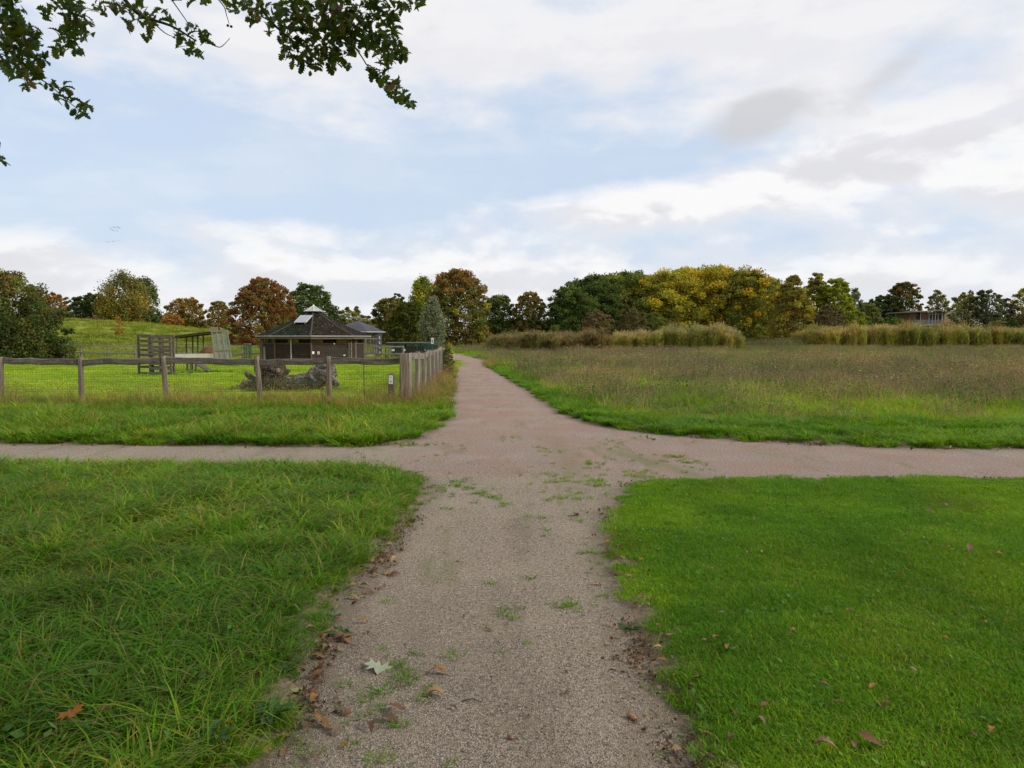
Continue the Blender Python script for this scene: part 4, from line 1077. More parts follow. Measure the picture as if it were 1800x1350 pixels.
# dark board with four pale animal cut-outs on its front right side
bd = MB().bar((X(666.5, 60) - X(629, AD), -1.85, 0.0), (X(666.5, 60) - X(629, AD), -1.85, 2.05), 0.38, 0.05, (0, 1, 0)).build('notice_board', simple('grey_board', (0.085, 0.09, 0.10), 0.7), av)
for z, h_ in ((1.72, .26), (1.32, .22), (0.95, .16), (0.55, .10)):
    x = X(666.5, 60) - X(629, AD); b = MB()
    b.box((x, -1.884, z), (0.10, 0.012, h_)); b.box((x + .03, -1.884, z - h_ * .3 - .03), (0.12, 0.0121, 0.05)); b.build('pale_figure', simple('figure_pale', (0.5, 0.5, 0.48)), bd)

# ------------------------------------------------------------------ pallet tower
TD = 33.0
tw = empty('pallet_tower', (X(272, TD), TD, 0)); tag(tw, 'climbing tower made of upright grey wooden pallets in the paddock', 'tower')
def pallet_panel(parent, x0, x1, y0, y1, ztop, zbot, slats, tilt=0.0):
    pn = empty('pallet', (0, 0, 0)); pn.parent = parent
    d_ = np.array((x1 - x0, y1 - y0, 0.0)); L = np.linalg.norm(d_); d_ /= L
    nrm = np.array((d_[1], -d_[0], 0))
    o0 = np.array((x0, y0, 0.0))
    for q in (0.03, 0.5, 0.97):
        if L < 0.7 and q == 0.5: continue
        pp = o0 + d_ * L * q
        MB().bar(pp + (0, 0, zbot), pp + (random.uniform(-.015, .015), 0, ztop - random.uniform(0, .04)), 0.085, 0.09, tuple(nrm), 2, .003).build('stringer', PALLET, pn)
    for z, hh in slats:
        dz1 = random.uniform(-.012, .012)
        MB().bar(o0 + nrm * .062 + (0, 0, z), o0 + d_ * L + nrm * .062 + (0, 0, z + dz1), 0.024, hh, (0, 0, 1), 3, .003).build('slat', PALLET, pn)
    return pn
tx = lambda px: X(px, TD) - X(272, TD)
pallet_panel(tw, tx(242), tx(267), 0.0, -0.05, 1.87, 0.0, [(1.80, .12), (1.58, .11), (1.37, .10), (1.16, .10), (0.93, .09), (0.66, .10), (0.40, .10), (0.12, .09)])
pallet_panel(tw, tx(268), tx(306), -0.35, -0.30, 1.78, -0.02, [(1.72, .11), (1.53, .12), (1.30, .11), (1.14, .13), (0.97, .10), (0.72, .11), (0.55, .10), (0.33, .11), (0.12, .11)])
pallet_panel(tw, tx(252), tx(292), 0.75, 0.75, 1.86, 0.0, [(1.78, .10), (1.14, .10), (0.35, .10)])
for z in (0.55,):
    pn = empty('platform', (0, 0, z)); pn.parent = tw
    for i in range(7): MB().bar((tx(246), -0.2 + i * .14, random.uniform(0, .02)), (tx(296), -0.2 + i * .14, random.uniform(0, .02)), 0.125, 0.025, (0, 0, 1)).build('board', PALLET, pn)

# goat platform with ramp
gp = empty('goat_ramp', (X(333, 36.2), 36.2, 0)); tag(gp, 'low goat platform on stubby legs with a cleated ramp going down', 'ramp')
for x in (-0.05, 0.13):
    for y in (-.2, .35): MB().bar((x, y, -.1), (x, y, 0.52), 0.085, 0.085, (0, 1, 0)).build('leg', PALLET, gp)
for i in range(4): MB().bar((-0.35 + i * .16, -.35, .54), (-0.35 + i * .16, .5, .54), 0.15, 0.03, (0, 0, 1)).build('board', PALLET, gp)
rp = empty('ramp', (0, 0, 0)); rp.parent = gp
MB().bar((0.18, 0.05, .52), (1.12, -0.25, .05), 0.42, 0.04, (0, 0, 1)).build('deck', DKP, rp)
for i in range(6):
    q = (i + .5) / 6; c_ = np.array((0.18 + .94 * q, 0.05 - .30 * q, .555 - .47 * q)); MB().bar(c_ + (0.06, .19, 0), c_ - (0.06, .19, 0), 0.03, 0.025, (0, 0, 1)).build('cleat', PALLET, rp)

# ------------------------------------------------------------------ lean-to shelter with dirt
LD = 49.0
ls = empty('lean_to', (X(350, LD), LD, 0)); tag(ls, 'open lean-to shelter with sloping plank roof and white front board', 'shelter')
lx = lambda px: X(px, LD) - X(350, LD)
zr = lambda px: 1.78 + (2.12 - 1.78) * (px - 305) / 75
for i in range(6):
    y = -0.75 + i * .32
    MB().bar((lx(303), y, zr(303)), (lx(381), y, zr(381) + random.uniform(-.02, .02)), 0.31, 0.03, (0, 0, 1), 3, .004).build('roof_plank', PALLET, ls)
for y in (-.8, .1, .9): MB().bar((lx(304), y, zr(304) - .07), (lx(380), y, zr(380) - .07), 0.06, 0.10, (0, 0, 1)).build('rafter', DKP, ls)
for px, y in ((318.5, -.75), (324, .2), (328, .85), (337, .85), (347, .85)): MB().bar((lx(px), y, -.1), (lx(px + 1.2), y, zr(px) - .05), 0.075, 0.075, (0, 1, 0)).build('post', DKP if y > 0 else PALLET, ls)
CREAM = simple('white_board', (0.62, 0.58, 0.50), 0.7, 0.08, 3)
MB().bar((lx(317), -0.86, 0.44), (lx(387), -0.86, 0.46), 0.03, 0.42, (0, 0, 1)).build('front_board', CREAM, ls)
# glazed sloping end
gl = empty('glazed_end', (0, 0, 0)); gl.parent = ls
def slp(px_t, px_b, z, y=-0.95):
    q = (2.12 - z) / 2.12; return np.array((lx(px_t + (px_b - px_t) * q), y, z))
for pt, pb_ in ((382, 388), (391, 398), (400, 407), (409.5, 417)):
    MB().bar(slp(pt, pb_, 2.1), slp(pt, pb_, 0.05), 0.06, 0.05, (0, 1, 0)).build('glazing_bar', PALE, gl)
MB().bar(slp(380, 386, 2.13), slp(411, 418, 2.13), 0.06, 0.09, (0, 0, 1)).build('head_rail', PALE, gl)
MB().bar(slp(382, 388, 0.86), slp(409.5, 417, 0.90), 0.06, 0.06, (0, 0, 1)).build('cross_rail', PALE, gl)
m, t = new_mat('dusty_glass')
bs = t.n('ShaderNodeBsdfPrincipled'); bs.inputs['Base Color'].default_value = (0.34, 0.37, 0.36, 1); bs.inputs['Roughness'].default_value = 0.3
tb2 = t.n('ShaderNodeBsdfTransparent'); mx = t.n('ShaderNodeMixShader'); mx.inputs[0].default_value = 0.30
t.l(tb2.outputs[0], mx.inputs[1]); t.l(bs.outputs[0], mx.inputs[2]); oo = t.n('ShaderNodeOutputMaterial'); t.l(mx.outputs[0], oo.inputs[0])
DUSTY = m
tops = [(382, 388), (391, 398), (400, 407), (409.5, 417)]
for i in range(3):
    a0, a1 = tops[i], tops[i + 1]
    for z0, z1, mt, nm in ((2.06, 0.92, DUSTY, 'pane'), (0.83, 0.05, wood('bleached_board', (0.22, 0.20, 0.17), (0.38, 0.35, 0.30), (0.28, 0.25, 0.21), (1, 1, .15), 12), 'lower_panel')):
        q = [slp(*a0, z1) + (.03, 0, 0), slp(*a1, z1) - (.03, 0, 0), slp(*a1, z0) - (.03, 0, 0), slp(*a0, z0) + (.03, 0, 0)]
        b = MB(); b.rings([q, [v + (0, .02, 0) for v in q]]); b.build(nm, mt, gl)
dm, t = new_mat('dirt')
n_ = t.noise(geo_pos(t), 6, 6, .7); finish(t, t.mix(n_, (0.09, 0.045, 0.022), (0.21, 0.115, 0.06)), 0.95, n_, 0.8, .06, .1)
r = np.random.default_rng(5); ng = 26
u, v = np.meshgrid(np.linspace(-1, 1, ng), np.linspace(-1, 1, ng)); rr = np.sqrt(u ** 2 + v ** 2)
hgt = np.clip(1 - rr ** 1.6, 0, None) * (0.72 + 0.22 * u) * (1.55) + 0.16 * (vnoise(u * 3, v * 3, .5) - .5)
hgt = np.where(rr > .98, -0.1, hgt)
pts_ = np.stack([u * 1.35, v * .85, hgt], -1).reshape(-1, 3); ij = np.arange(ng * ng).reshape(ng, ng)
dp = obj('dirt_pile', np_mesh('dirt_pile', pts_, np.stack([ij[:-1, :-1], ij[:-1, 1:], ij[1:, 1:], ij[1:, :-1]], -1).reshape(-1, 4), dm, None, True), None, (X(364, LD), LD + .05, 0.0))
tag(dp, 'brown heap of earth behind the white board of the lean-to', 'dirt pile')

# small green framed pen and stump post right of the lean-to
cg_ = empty('cage', (X(433, 48), 48, 0)); tag(cg_, 'small wire cage with dark green posts beside the lean-to', 'cage')
for x in (-.16, .16):
    for y in (0, .35): MB().bar((x, y, -.1), (x, y, 1.28), 0.05, 0.05, (0, 1, 0)).build('post', GRN, cg_)
MB().bar((-.18, .17, 1.3), (.18, .17, 1.3), .4, .04, (0, 0, 1)).build('lid', PALE, cg_)
for y in (0, .35): o = wires(MB(), (-.16, y), (1, 0), .32, .1, 1.25, .05, .05, .005).build('wire_wall', WIRE, cg_); o['kind'] = 'stuff'
sp1 = empty('gate_post', (X(461, 50), 50, 0)); tag(sp1, 'stout dark gate post with a pale cap left of the barn', 'post')
MB().bar((-.06, 0, -.2), (-.06, 0, 1.36), .2, .2, (0, 1, 0), 2, .004).build('dark_half', DKP, sp1); MB().bar((.14, -.06, -.2), (.14, -.06, 1.1), .11, .11, (0, 1, 0), 2, .004).build('pale_half', PALE, sp1)
# dark animal hut under the olive tree
ht = empty('animal_hut', (X(18, 53), 53, 0)); tag(ht, 'dark low hut half hidden under the broad olive tree', 'hut')
BLK = simple('tarred_boards', (0.012, 0.011, 0.010), 0.8, .2)
MB().bar((-2.6, .7, .42), (1.35, .7, .42), .05, 1.0, (0, 0, 1)).build('back_wall', BLK, ht)
MB().box((1.35, 0, .42), (.06, 1.4, 1.0)).build('side_wall', BLK, ht); MB().box((-2.6, 0, .42), (.06, 1.4, 1.0)).build('side_wall', BLK, ht)
MB().bar((-2.75, 0, .8), (1.5, 0, 1.2), 1.6, .06, (0, 0, 1)).build('roof', BLK, ht)
for x in (-.65, .4): MB().bar((x, -.68, -.1), (x, -.68, 1.0), .08, .08, (0, 1, 0)).build('post', PALE, ht)

# ------------------------------------------------------------------ dead log with root plate
LGD = 23.3
BLOG = wood('dead_wood', (0.026, 0.020, 0.016), (0.24, 0.205, 0.17), (0.085, 0.068, 0.053), (.25, 1, 1), 14)
ROOTM = wood('root_wood', (0.018, 0.012, 0.008), (0.13, 0.088, 0.055), (0.05, 0.034, 0.022), (1, 1, 1), 12)
lg = empty('fallen_log', (X(505, LGD), LGD, 0)); tag(lg, 'grey fallen tree trunk with gnarled root plate lying in the paddock', 'log')
r = np.random.default_rng(11)
def gnarl(pts, rad, n=14, amp=.12, nm='trunk', sub=6, seed=0):
    rr_ = np.random.default_rng(seed); P_ = catmull(pts, sub); Rr = np.interp(np.linspace(0, len(rad) - 1, len(P_)), range(len(rad)), rad)
    b = MB(); rs = []; ph = rr_.random(5) * 6
    for i, p_ in enumerate(P_):
        d_ = P_[min(i + 1, len(P_) - 1)] - P_[max(i - 1, 0)]; d_ = d_ / np.linalg.norm(d_); a_ = np.cross(d_, (0, .3, .95)); a_ /= np.linalg.norm(a_); c_ = np.cross(d_, a_)
        ring_ = []
        for j in range(n):
            q = 2 * math.pi * j / n
            k_ = 1 + amp * (math.sin(3 * q + ph[0] + i * .35) * .6 + math.sin(7 * q + ph[1] - i * .2) * .5 + math.sin(i * 1.1 + ph[2] + q) * .5) + rr_.normal(0, amp * .35)
            ring_.append(p_ + (a_ * math.cos(q) + c_ * math.sin(q)) * Rr[i] * k_)
        rs.append(ring_)
    b.rings(rs); return b.build(nm, ROOTM if nm == 'root_plate' else BLOG, lg)
L_ = lambda px, py, dy=0: np.array((X(px, LGD) - X(505, LGD), dy, max(Z(py, LGD), -.1)))
gnarl([L_(470, 690), L_(505, 676), L_(545, 668), L_(570, 655), L_(588, 650, .1)], [.22, .27, .27, .33, .33, .20], 18, .13, 'trunk', 8, 1)
gnarl([L_(470, 690, .1), L_(448, 680, 0), L_(420, 690, -.2)], [.34, .25, .17], 12, .12, 'root_limb', 6, 2)
rpz = gnarl([L_(486, 676, .1), L_(479, 660, .0), L_(474, 646, -.05), L_(474, 637, 0)], [.34, .42, .40, .22], 20, .22, 'root_plate', 6, 3)
for i, (a, c_, ra) in enumerate((((452, 678), (437, 654), .10), ((450, 680), (430, 671), .09), ((480, 655), (462, 640), .10), ((482, 655), (494, 650), .11), ((478, 650), (488, 641), .10), ((572, 660), (596, 676), .13), ((565, 650), (576, 640), .10), ((474, 668), (460, 662), .12))):
    gnarl([L_(*a, -.15), (L_(*a, -.15) + L_(*c_, -.3)) / 2 + (.02, 0, .03), L_(*c_, -.35)], [ra * 1.3, ra, ra * .7], 9, .16, 'root', 4, 20 + i)
kb = MB()
for i in range(60):
    q = r.random() * 6.28; s__ = math.sqrt(r.random()); c_ = L_(476 + 17 * s__ * math.cos(q), 656 - 17 * s__ * math.sin(q), -.36 - .1 * r.random())
    kb.ball(tuple(c_), .04 + .05 * r.random(), 6, 4, (1, .8, .8), .25)
o = kb.build('root_knots', ROOTM, lg); o['kind'] = 'stuff'

# ------------------------------------------------------------------ house on the right
HD = 150.0
hs = empty('house', (X(1655, HD), HD, 0)); tag(hs, 'long flat roofed brick house with balcony and tall windows behind the reeds', 'house')
hx = lambda px: X(px, HD) - X(1655, HD)
hz = lambda py: Z(py, HD)
BRK = simple('brown_brick', (0.235, 0.130, 0.095), 0.9, .15, 1.5); BEIG = simple('beige_boarding', (0.42, 0.335, 0.225), 0.8, .06, 1.5)
GLS = simple('house_glass', (0.05, 0.06, 0.065), 0.12, .2, 1, spec=.6); WFR = simple('white_frame', (0.66, 0.66, 0.63), 0.5, .04)
b = MB(); b.box(((hx(1600) + hx(1745)) / 2, 3, hz(573) / 2 - .3), (hx(1745) - hx(1600), 6, hz(573) + .6)); b.build('lower_wall', BRK, hs)
b = MB(); b.box(((hx(1627) + hx(1658)) / 2, 3.2, (hz(572) + hz(549)) / 2), (hx(1658) - hx(1627), 5, hz(549) - hz(572))); b.build('upper_wall', BEIG, hs)
b = MB(); b.box(((hx(1605) + hx(1616)) / 2, 3.2, (hz(572) + hz(551)) / 2), (hx(1617) - hx(1605), 5, hz(551) - hz(572))); b.build('upper_wall', BEIG, hs)
b = MB(); b.box(((hx(1658) + hx(1711)) / 2, 2.6, (hz(568) + hz(547)) / 2), (hx(1711) - hx(1658), 5.4, hz(547) - hz(568))); b.build('end_wall', BEIG, hs)
for a, c_ in ((1595, 1605.5), (1616, 1627)):
    b = MB(); b.box(((hx(a) + hx(c_)) / 2, 2.3, (hz(573) + hz(549)) / 2), (hx(c_) - hx(a), 5.6, hz(549) - hz(573))); b.build('brick_pier', BRK, hs)
b = MB(); b.bar((hx(1578), 1.2, hz(549.5)), (hx(1668), 1.2, hz(545)), 7.5, .18, (0, 0, 1)); b.build('roof', simple('roof_edge', (0.20, 0.19, 0.17), .7), hs)
for i, (a, c_, y0, y1) in enumerate(((1607, 1610, 555, 571), (1612, 1615, 555, 571), (1629, 1633.5, 553, 570), (1636, 1640, 553, 570), (1641.5, 1645, 553, 570), (1646.5, 1650, 553, 569), (1652, 1656, 552.5, 569))):
    f_ = MB().box(((hx(a) + hx(c_)) / 2, .66, (hz(y0) + hz(y1)) / 2), (hx(c_) - hx(a) + .16, .1, hz(y0) - hz(y1) + .16)).build('window', WFR, hs)
    MB().box(((hx(a) + hx(c_)) / 2, .60, (hz(y0) + hz(y1)) / 2), (hx(c_) - hx(a) - .04, .06, hz(y0) - hz(y1) - .04)).build('pane', GLS, f_)
bal = empty('balcony', (0, 0, 0)); bal.parent = hs
MB().box(((hx(1600) + hx(1658)) / 2, -.4, hz(571.5)), (hx(1658) - hx(1600), 1.6, .14)).build('slab', WFR, bal)
RAILG = simple('balcony_rail', (0.42, 0.43, 0.45), .5)
MB().box(((hx(1600) + hx(1658)) / 2, -1.15, hz(563)), (hx(1658) - hx(1600), .05, .06)).build('handrail', RAILG, bal)
nb = 44
for i in range(nb):
    MB().box((hx(1600) + (hx(1658) - hx(1600)) * (i + .5) / nb, -1.15, (hz(563) + hz(571)) / 2), (.05, .03, hz(563) - hz(571) - .05)).build('baluster', RAILG, bal)
for px in (1612, 1638, 1650): MB().box((hx(px), -1.0, (hz(571) + hz(548)) / 2), (.10, .10, hz(548) - hz(571))).build('column', WFR, hs)
wg = empty('house_wing', (X(1726, 142), 142, 0)); tag(wg, 'cream house wing with white framed windows behind the grey green tree', 'house')
wx_ = lambda px: X(px, 142) - X(1726, 142); wz = lambda py: Z(py, 142)
MB().box((0, 3, wz(551) / 2), (wx_(1748) - wx_(1708), 6, wz(551))).build('wall', simple('cream_wall', (0.50, 0.46, 0.38), .8, .06), wg)
MB().box((0, 3, wz(549.6)), (wx_(1750) - wx_(1706), 6.6, .22)).build('roof', simple('roof_edge', (0.20, 0.19, 0.17)), wg)
for a, c_ in ((1711, 1717), (1721, 1728), (1737, 1743)):
    f_ = MB().box(((wx_(a) + wx_(c_)) / 2, -.03, wz(557.5)), (wx_(c_) - wx_(a), .1, 1.05)).build('window', WFR, wg)
    for k_ in (-.26, .26): MB().box(((wx_(a) + wx_(c_)) / 2 + k_ * (wx_(c_) - wx_(a)) * .92, -.09, wz(557.5)), ((wx_(c_) - wx_(a)) * .40, .05, .85)).build('pane', GLS, f_)
# red roofed house far behind the lean-to
rh = empty('cottage', (X(368, 140), 140, 0)); tag(rh, 'brown tiled cottage roof glimpsed above the lean-to', 'house')
TILE = simple('brown_tiles', (0.16, 0.095, 0.075), .9, .2, 3)
zt = Z(574, 140); b = MB(); b.rings([[(-2.6, 0, 2.2), (2.6, 0, 2.2), (2.6, 6, 2.2), (-2.6, 6, 2.2)], [(-.8, 3, zt), (.8, 3, zt), (.8, 3.1, zt), (-.8, 3.1, zt)]]); b.build('roof', TILE, rh)
MB().box((0, 3, 1.0), (4.8, 5.4, 2.5)).build('wall', BRK, rh)
# light coloured buildings seen low under the grove
lb = empty('far_building', (X(1310, 200), 200, 0)); tag(lb, 'brown building wall glimpsed between the grove trunks', 'building')
MB().box((0, 2, 2.2), (14, 4, 3.0)).build('wall', BRK, lb); MB().box((0, 2, 3.85), (14.6, 4.6, .3)).build('roof', simple('roof_edge', (0.20, 0.19, 0.17)), lb)
# ------------------------------------------------------------------ grass, meadow, reeds
r4 = np.random.default_rng(44)
GA, GB, GC = (0.090, 0.245, 0.007), (0.135, 0.305, 0.009), (0.058, 0.168, 0.008)
GY, GD, GS = (0.245, 0.285, 0.012), (0.310, 0.245, 0.075), (0.125, 0.240, 0.030)
def tint_by(x, y, lo, hi, s=1.4, ox=0.0, amp=0.10):
    f = sstep(0.25, 0.75, vnoise(x, y, s, ox) * 0.6 + vnoise(x, y, s * 0.35, ox + 3) * 0.4)[:, None]
    c = np.array(lo) * (1 - f) + np.array(hi) * f
    return c * (1 + r4.normal(0, amp, (len(x), 1)))
def tussock(i, n, rad, h, wdt, lean, droop, dead=0.12, stems=3):
    r = np.random.default_rng(300 + i)
    w_ = np.array([.30, .26, .18, .10, dead, .06]); w_ /= w_.sum()
    ps_ = [blades(r, n, rad, h, wdt, lean, droop, [GA, GB, GC, GY, GD, GS], w_, 0.35)]
    if stems: ps_.append(blades(r, stems, rad * .8, (h[1] * .9, h[1] * 1.45), 0.003, .25, .25, [GD, GY], None, 0.2))
    return mesh_of('tussock', ps_)
def at_off(part, ox, oy, sc=1.0):
    v, q, c = part
    return v * sc + np.array((ox, oy, 0)), q, c
def patch(i, size, ntuft, per, rad, h, wdt, lean, droop, dead=.08, stems=6, bright=0.0):
    """a square of turf made of many tufts that spill over its border"""
    r = np.random.default_rng(700 + i); ps_ = []
    for k_ in range(ntuft):
        f = r.uniform(.6, 1.25)
        w_ = np.array([.30, .28, .16, .08 + .12 * (r.random() < .25) + bright, dead * (1 + 2.5 * (r.random() < .2)), .05]); w_ /= w_.sum()
        ps_.append(at_off(blades(r, int(per * r.uniform(.7, 1.3)), rad, (h[0] * f, h[1] * f), wdt, lean, droop, [GA, GB, GC, GY, GD, GS], w_, .3), r.uniform(-.5, .5) * size, r.uniform(-.5, .5) * size))
    if size > .6 and h[1] < .3:
        cw = r.uniform(-.4, .4, (5, 2)) * size; kk = r.integers(0, 5, 22); cen = np.concatenate([cw[kk] + r.normal(0, .035, (22, 2)), r.uniform(.04, .13, (22, 1))], 1)
        ps_.append(cards(r, cen, .042, [(.11, .20, .05), (.085, .19, .03), (.15, .21, .08), (.16, .09, .04)], 1.4, [.35, .35, .2, .1], .6))
    if stems: ps_.append(blades(r, stems, size * .6, (h[1] * .9, h[1] * 1.5), .0035, .3, .3, [GD, GY], None, .2, False))
    return mesh_of('grass_patch', ps_)
def tiles(step, x0, x1, y0, y1, keep, jit=.35):
    gx_, gy_ = np.meshgrid(np.arange(x0, x1, step), np.arange(y0, y1, step)); gx_ = gx_.ravel(); gy_ = gy_.ravel()
    gx_ = gx_ + r4.uniform(-jit, jit, len(gx_)) * step; gy_ = gy_ + r4.uniform(-jit, jit, len(gy_)) * step
    k_ = keep(gx_, gy_); return gx_[k_], gy_[k_]
near = [patch(i, .70, 27, 40, .085, (.06, .20), .0070, .55, 1.0, .13, 9) for i in range(5)]
edge_t = [patch(10 + i, .16, 3, 26, .06, (.04, .15), .0066, .55, .85, .10, 1) for i in range(5)]
keepL = lambda x, y: (sdf(x, y) > 0.34) & in_view(x, y, 2.2) & (x < 0.2)
x, y = tiles(.52, -11, 0, 1.2, 10.9, keepL, .22)
s = .78 + .50 * vnoise(x, y, 1.3, 7)
x2, y2 = spread(100, -11, 0, 1.2, 10.9, lambda x, y: (sdf(x, y) > -.07 + .16 * vnoise(x, y, .3, 4)) & (sdf(x, y) < .50) & in_view(x, y, 2.2) & (x < .2))
s2 = (.45 + .62 * sstep(0, .4, sdf(x2, y2))) * r4.uniform(.8, 1.25, len(x2))
x = np.concatenate([x, x2]); y = np.concatenate([y, y2]); s = np.concatenate([s, s2])
n1_ = len(s) - len(s2); vid = np.concatenate([r4.integers(0, 5, n1_), 5 + r4.integers(0, 5, len(s2))])
scatter('long_grass', near + edge_t, np.stack([x, y, ground_z(x, y) - .01], 1), r4.uniform(0, 6.28, len(x)), s, vid, tint_by(x, y, (.76, .90, .80), (1.24, 1.20, .95), .9, 1), 'long tussocky grass left of the gravel path in the foreground', 'grass', tilt=r4.normal(0, .05, (len(x), 2)))
LP = [GA, GB, (0.185, 0.345, .006), (0.085, .21, .006), GD]; LW = [.32, .28, .20, .13, .07]
def lawnp(i, size, n, h):
    r = np.random.default_rng(400 + i)
    v, q, c = blades(r, n, .01, h, .0033, .45, .55, LP, LW, .15, False); aa = r.random(n) * 6.2832; qq = np.sqrt(r.random(n)) * size * .68 * (1 - .35 * r.random(n) ** 2); o_ = np.repeat(np.stack([qq * np.cos(aa), qq * np.sin(aa)], 1), 8, 0); v[:, :2] += o_
    # taller and shorter drifts inside the tile
    v[:, 2] *= .65 + .7 * vnoise(o_[:, 0] + i * 7, o_[:, 1], .13, i)
    ps_ = [(v, q, c)]
    m_ = 22; cen = np.stack([r.uniform(-.5, .5, m_) * size, r.uniform(-.5, .5, m_) * size, .015 + .025 * r.random(m_)], 1); k_ = r.integers(0, 4, m_)
    cc2 = r.uniform(-.4, .4, (4, 2)) * size; cen[:, :2] = cc2[k_] + r.normal(0, .035, (m_, 2))
    if size > .3: ps_.append(cards(r, cen, .024, [(0.075, .19, .02), (.095, .21, .03)], 2.0, None, .9))
    return mesh_of('lawn_patch', ps_)
lawn = [lawnp(i, .60, 4300, (.015, .040)) for i in range(5)]; lawn_e = [lawnp(10 + i, .13, 210, (.013, .038)) for i in range(4)]
keepR = lambda x, y: (sdf(x, y) > .30) & in_view(x, y, 2.2) & (x > 0)
x, y = tiles(.40, 0, 11, 1.2, 10.4, keepR, .2)
x2, y2 = spread(140, 0, 11, 1.2, 10.4, lambda x, y: (sdf(x, y) > -.14 + .38 * vnoise(x, y, .20, 14)) & (sdf(x, y) < .45) & in_view(x, y, 2.2) & (x > 0))
n1_ = len(x); x = np.concatenate([x, x2]); y = np.concatenate([y, y2]); vid = np.concatenate([r4.integers(0, 5, n1_), 5 + r4.integers(0, 4, len(x2))])
dry = vnoise(x, y, .5, 21) + .5 * vnoise(x, y, 1.7, 8)
tn = tint_by(x, y, (.76, .87, .9), (1.42, 1.24, .95), .7, 12, .08)
dm_ = sstep(.93, 1.18, dry)[:, None]; tn = tn * (1 - dm_) + np.array((1.55, .98, 1.8)) * dm_ * .8
scatter('lawn_grass', lawn + lawn_e, np.stack([x, y, ground_z(x, y) - .004], 1), r4.uniform(0, 6.28, len(x)), r4.uniform(.92, 1.08, len(x)), vid, tn, 'short mown lawn on the right of the gravel path', 'grass', tilt=r4.normal(0, .010, (len(x), 2)))
# weeds on the path
def weed(i):
    r = np.random.default_rng(450 + i)
    return mesh_of('weed', [blades(r, 26, .035, (.012, .045), .004, .7, .5, [GA, GB, (.12, .19, .02)], None, .2)])
weeds = [weed(i) for i in range(3)]
n = 26000; x = r4.uniform(-2.4, 2.6, n); y = r4.uniform(1.8, 12.5, n); sd_ = sdf(x, y)
dens = sstep(.60, .82, vnoise(x, y, .55, 31)) * sstep(.35, .75, vnoise(x, y, .16, 5)) * (.25 + .75 * sstep(-.75, -.05, sd_)) + sstep(-.22, -.02, sd_) * .35 * sstep(.5, .8, vnoise(x, y, .3, 6))
spots = [(G(800, 855), .45), (G(860, 875), .30), (G(985, 850), .25), (G(1040, 850), .3), (G(955, 790), .22), (G(1240, 815), .55), (G(1030, 815), .35), (G(700, 1290), .22), (G(570, 1320), .20), (G(1120, 880), .25), (G(700, 1180), .2)]
for (sx0, sy0), rd in spots: dens = dens + .8 * np.exp(-((x - sx0) ** 2 + ((y - sy0) * .8) ** 2) / rd ** 2) * sstep(.45, .75, vnoise(x, y, .13, 9))
k_ = (sd_ < .02) & (r4.random(n) < dens * .45)
x, y = x[k_], y[k_]
scatter('path_weeds', weeds, np.stack([x, y, np.full(len(x), -.002)], 1), r4.uniform(0, 6.28, len(x)), r4.uniform(.4, 1.25, len(x)), r4.integers(0, 3, len(x)), tint_by(x, y, (.9, .95, .9), (1.5, 1.25, 1.0), .7, 3), 'tiny green weeds and moss tufts growing through the gravel', 'weeds', tilt=r4.normal(0, .15, (len(x), 2)))
# brown leaf crumbs and plant litter along the turf edges
def litter(i):
    r = np.random.default_rng(460 + i); n = 14
    cen = np.stack([r.normal(0, .05, n), r.normal(0, .05, n), .004 + .012 * r.random(n)], 1)
    return mesh_of('litter', [cards(r, cen, .020, [(.17, .10, .055), (.11, .065, .04), (.23, .155, .09), (.08, .05, .032)], 1.2, None, .55)])
n = 110000; x = r4.uniform(-8, 9, n); y = r4.uniform(1.8, 12.6, n); sd_ = sdf(x, y)
k_ = (np.abs(sd_ - .03) < .16) & (r4.random(n) < .55 * sstep(.35, .7, vnoise(x, y, .35, 44)) * np.exp(-((sd_ - .02) / .08) ** 2)) & in_view(x, y, 2); x, y = x[k_], y[k_]
scatter('leaf_litter', [litter(i) for i in range(4)], np.stack([x, y, np.maximum(ground_z(x, y), 0)], 1), r4.uniform(0, 6.28, len(x)), r4.uniform(.6, 1.3, len(x)), r4.integers(0, 4, len(x)), np.tile(r4.uniform(.7, 1.2, (len(x), 1)), (1, 3)), 'brown crumbled leaf litter along the edges of the turf', 'leaf litter')
# loose gravel chips on the near path
STONE, t = new_mat('gravel_chip')
ti = t.n('ShaderNodeAttribute', attribute_type='INSTANCER', attribute_name='tint').outputs['Color']
finish(t, ti, .85, None, spec=.25)
chips = []
for i in range(4):
    r = np.random.default_rng(470 + i); b = MB(); b.ball((0, 0, .35), 1, 6, 4, (1, .8, .55), .3); me = bpy.data.meshes.new('chip'); me.from_pydata(b.v, [], b.f); me.materials.append(STONE); chips.append(me)
n = 34000; y = 1.9 + 8.2 * r4.random(n) ** 1.8; x = r4.uniform(-1.6, 1.6, n) ; sd_ = sdf(x, y)
k_ = (sd_ < .05) & (r4.random(n) < .25 + .75 * vnoise(x, y, .5, 40)); x, y = x[k_], y[k_]
pal = np.array([(.29, .24, .19), (.21, .17, .135), (.36, .315, .265), (.15, .12, .095), (.33, .265, .20), (.27, .20, .15)])
sz = .0022 + .0048 * r4.random(len(x)) ** 2.5
scatter('loose_gravel', chips, np.stack([x, y, sz * .05], 1), r4.uniform(0, 6.28, len(x)), sz, r4.integers(0, 4, len(x)), pal[r4.choice(6, len(x), p=[.3, .2, .12, .12, .16, .1])] * r4.uniform(.8, 1.15, (len(x), 1)), 'fine loose gravel chips on the near path', 'gravel', mat=STONE, tilt=r4.normal(0, .4, (len(x), 2)))

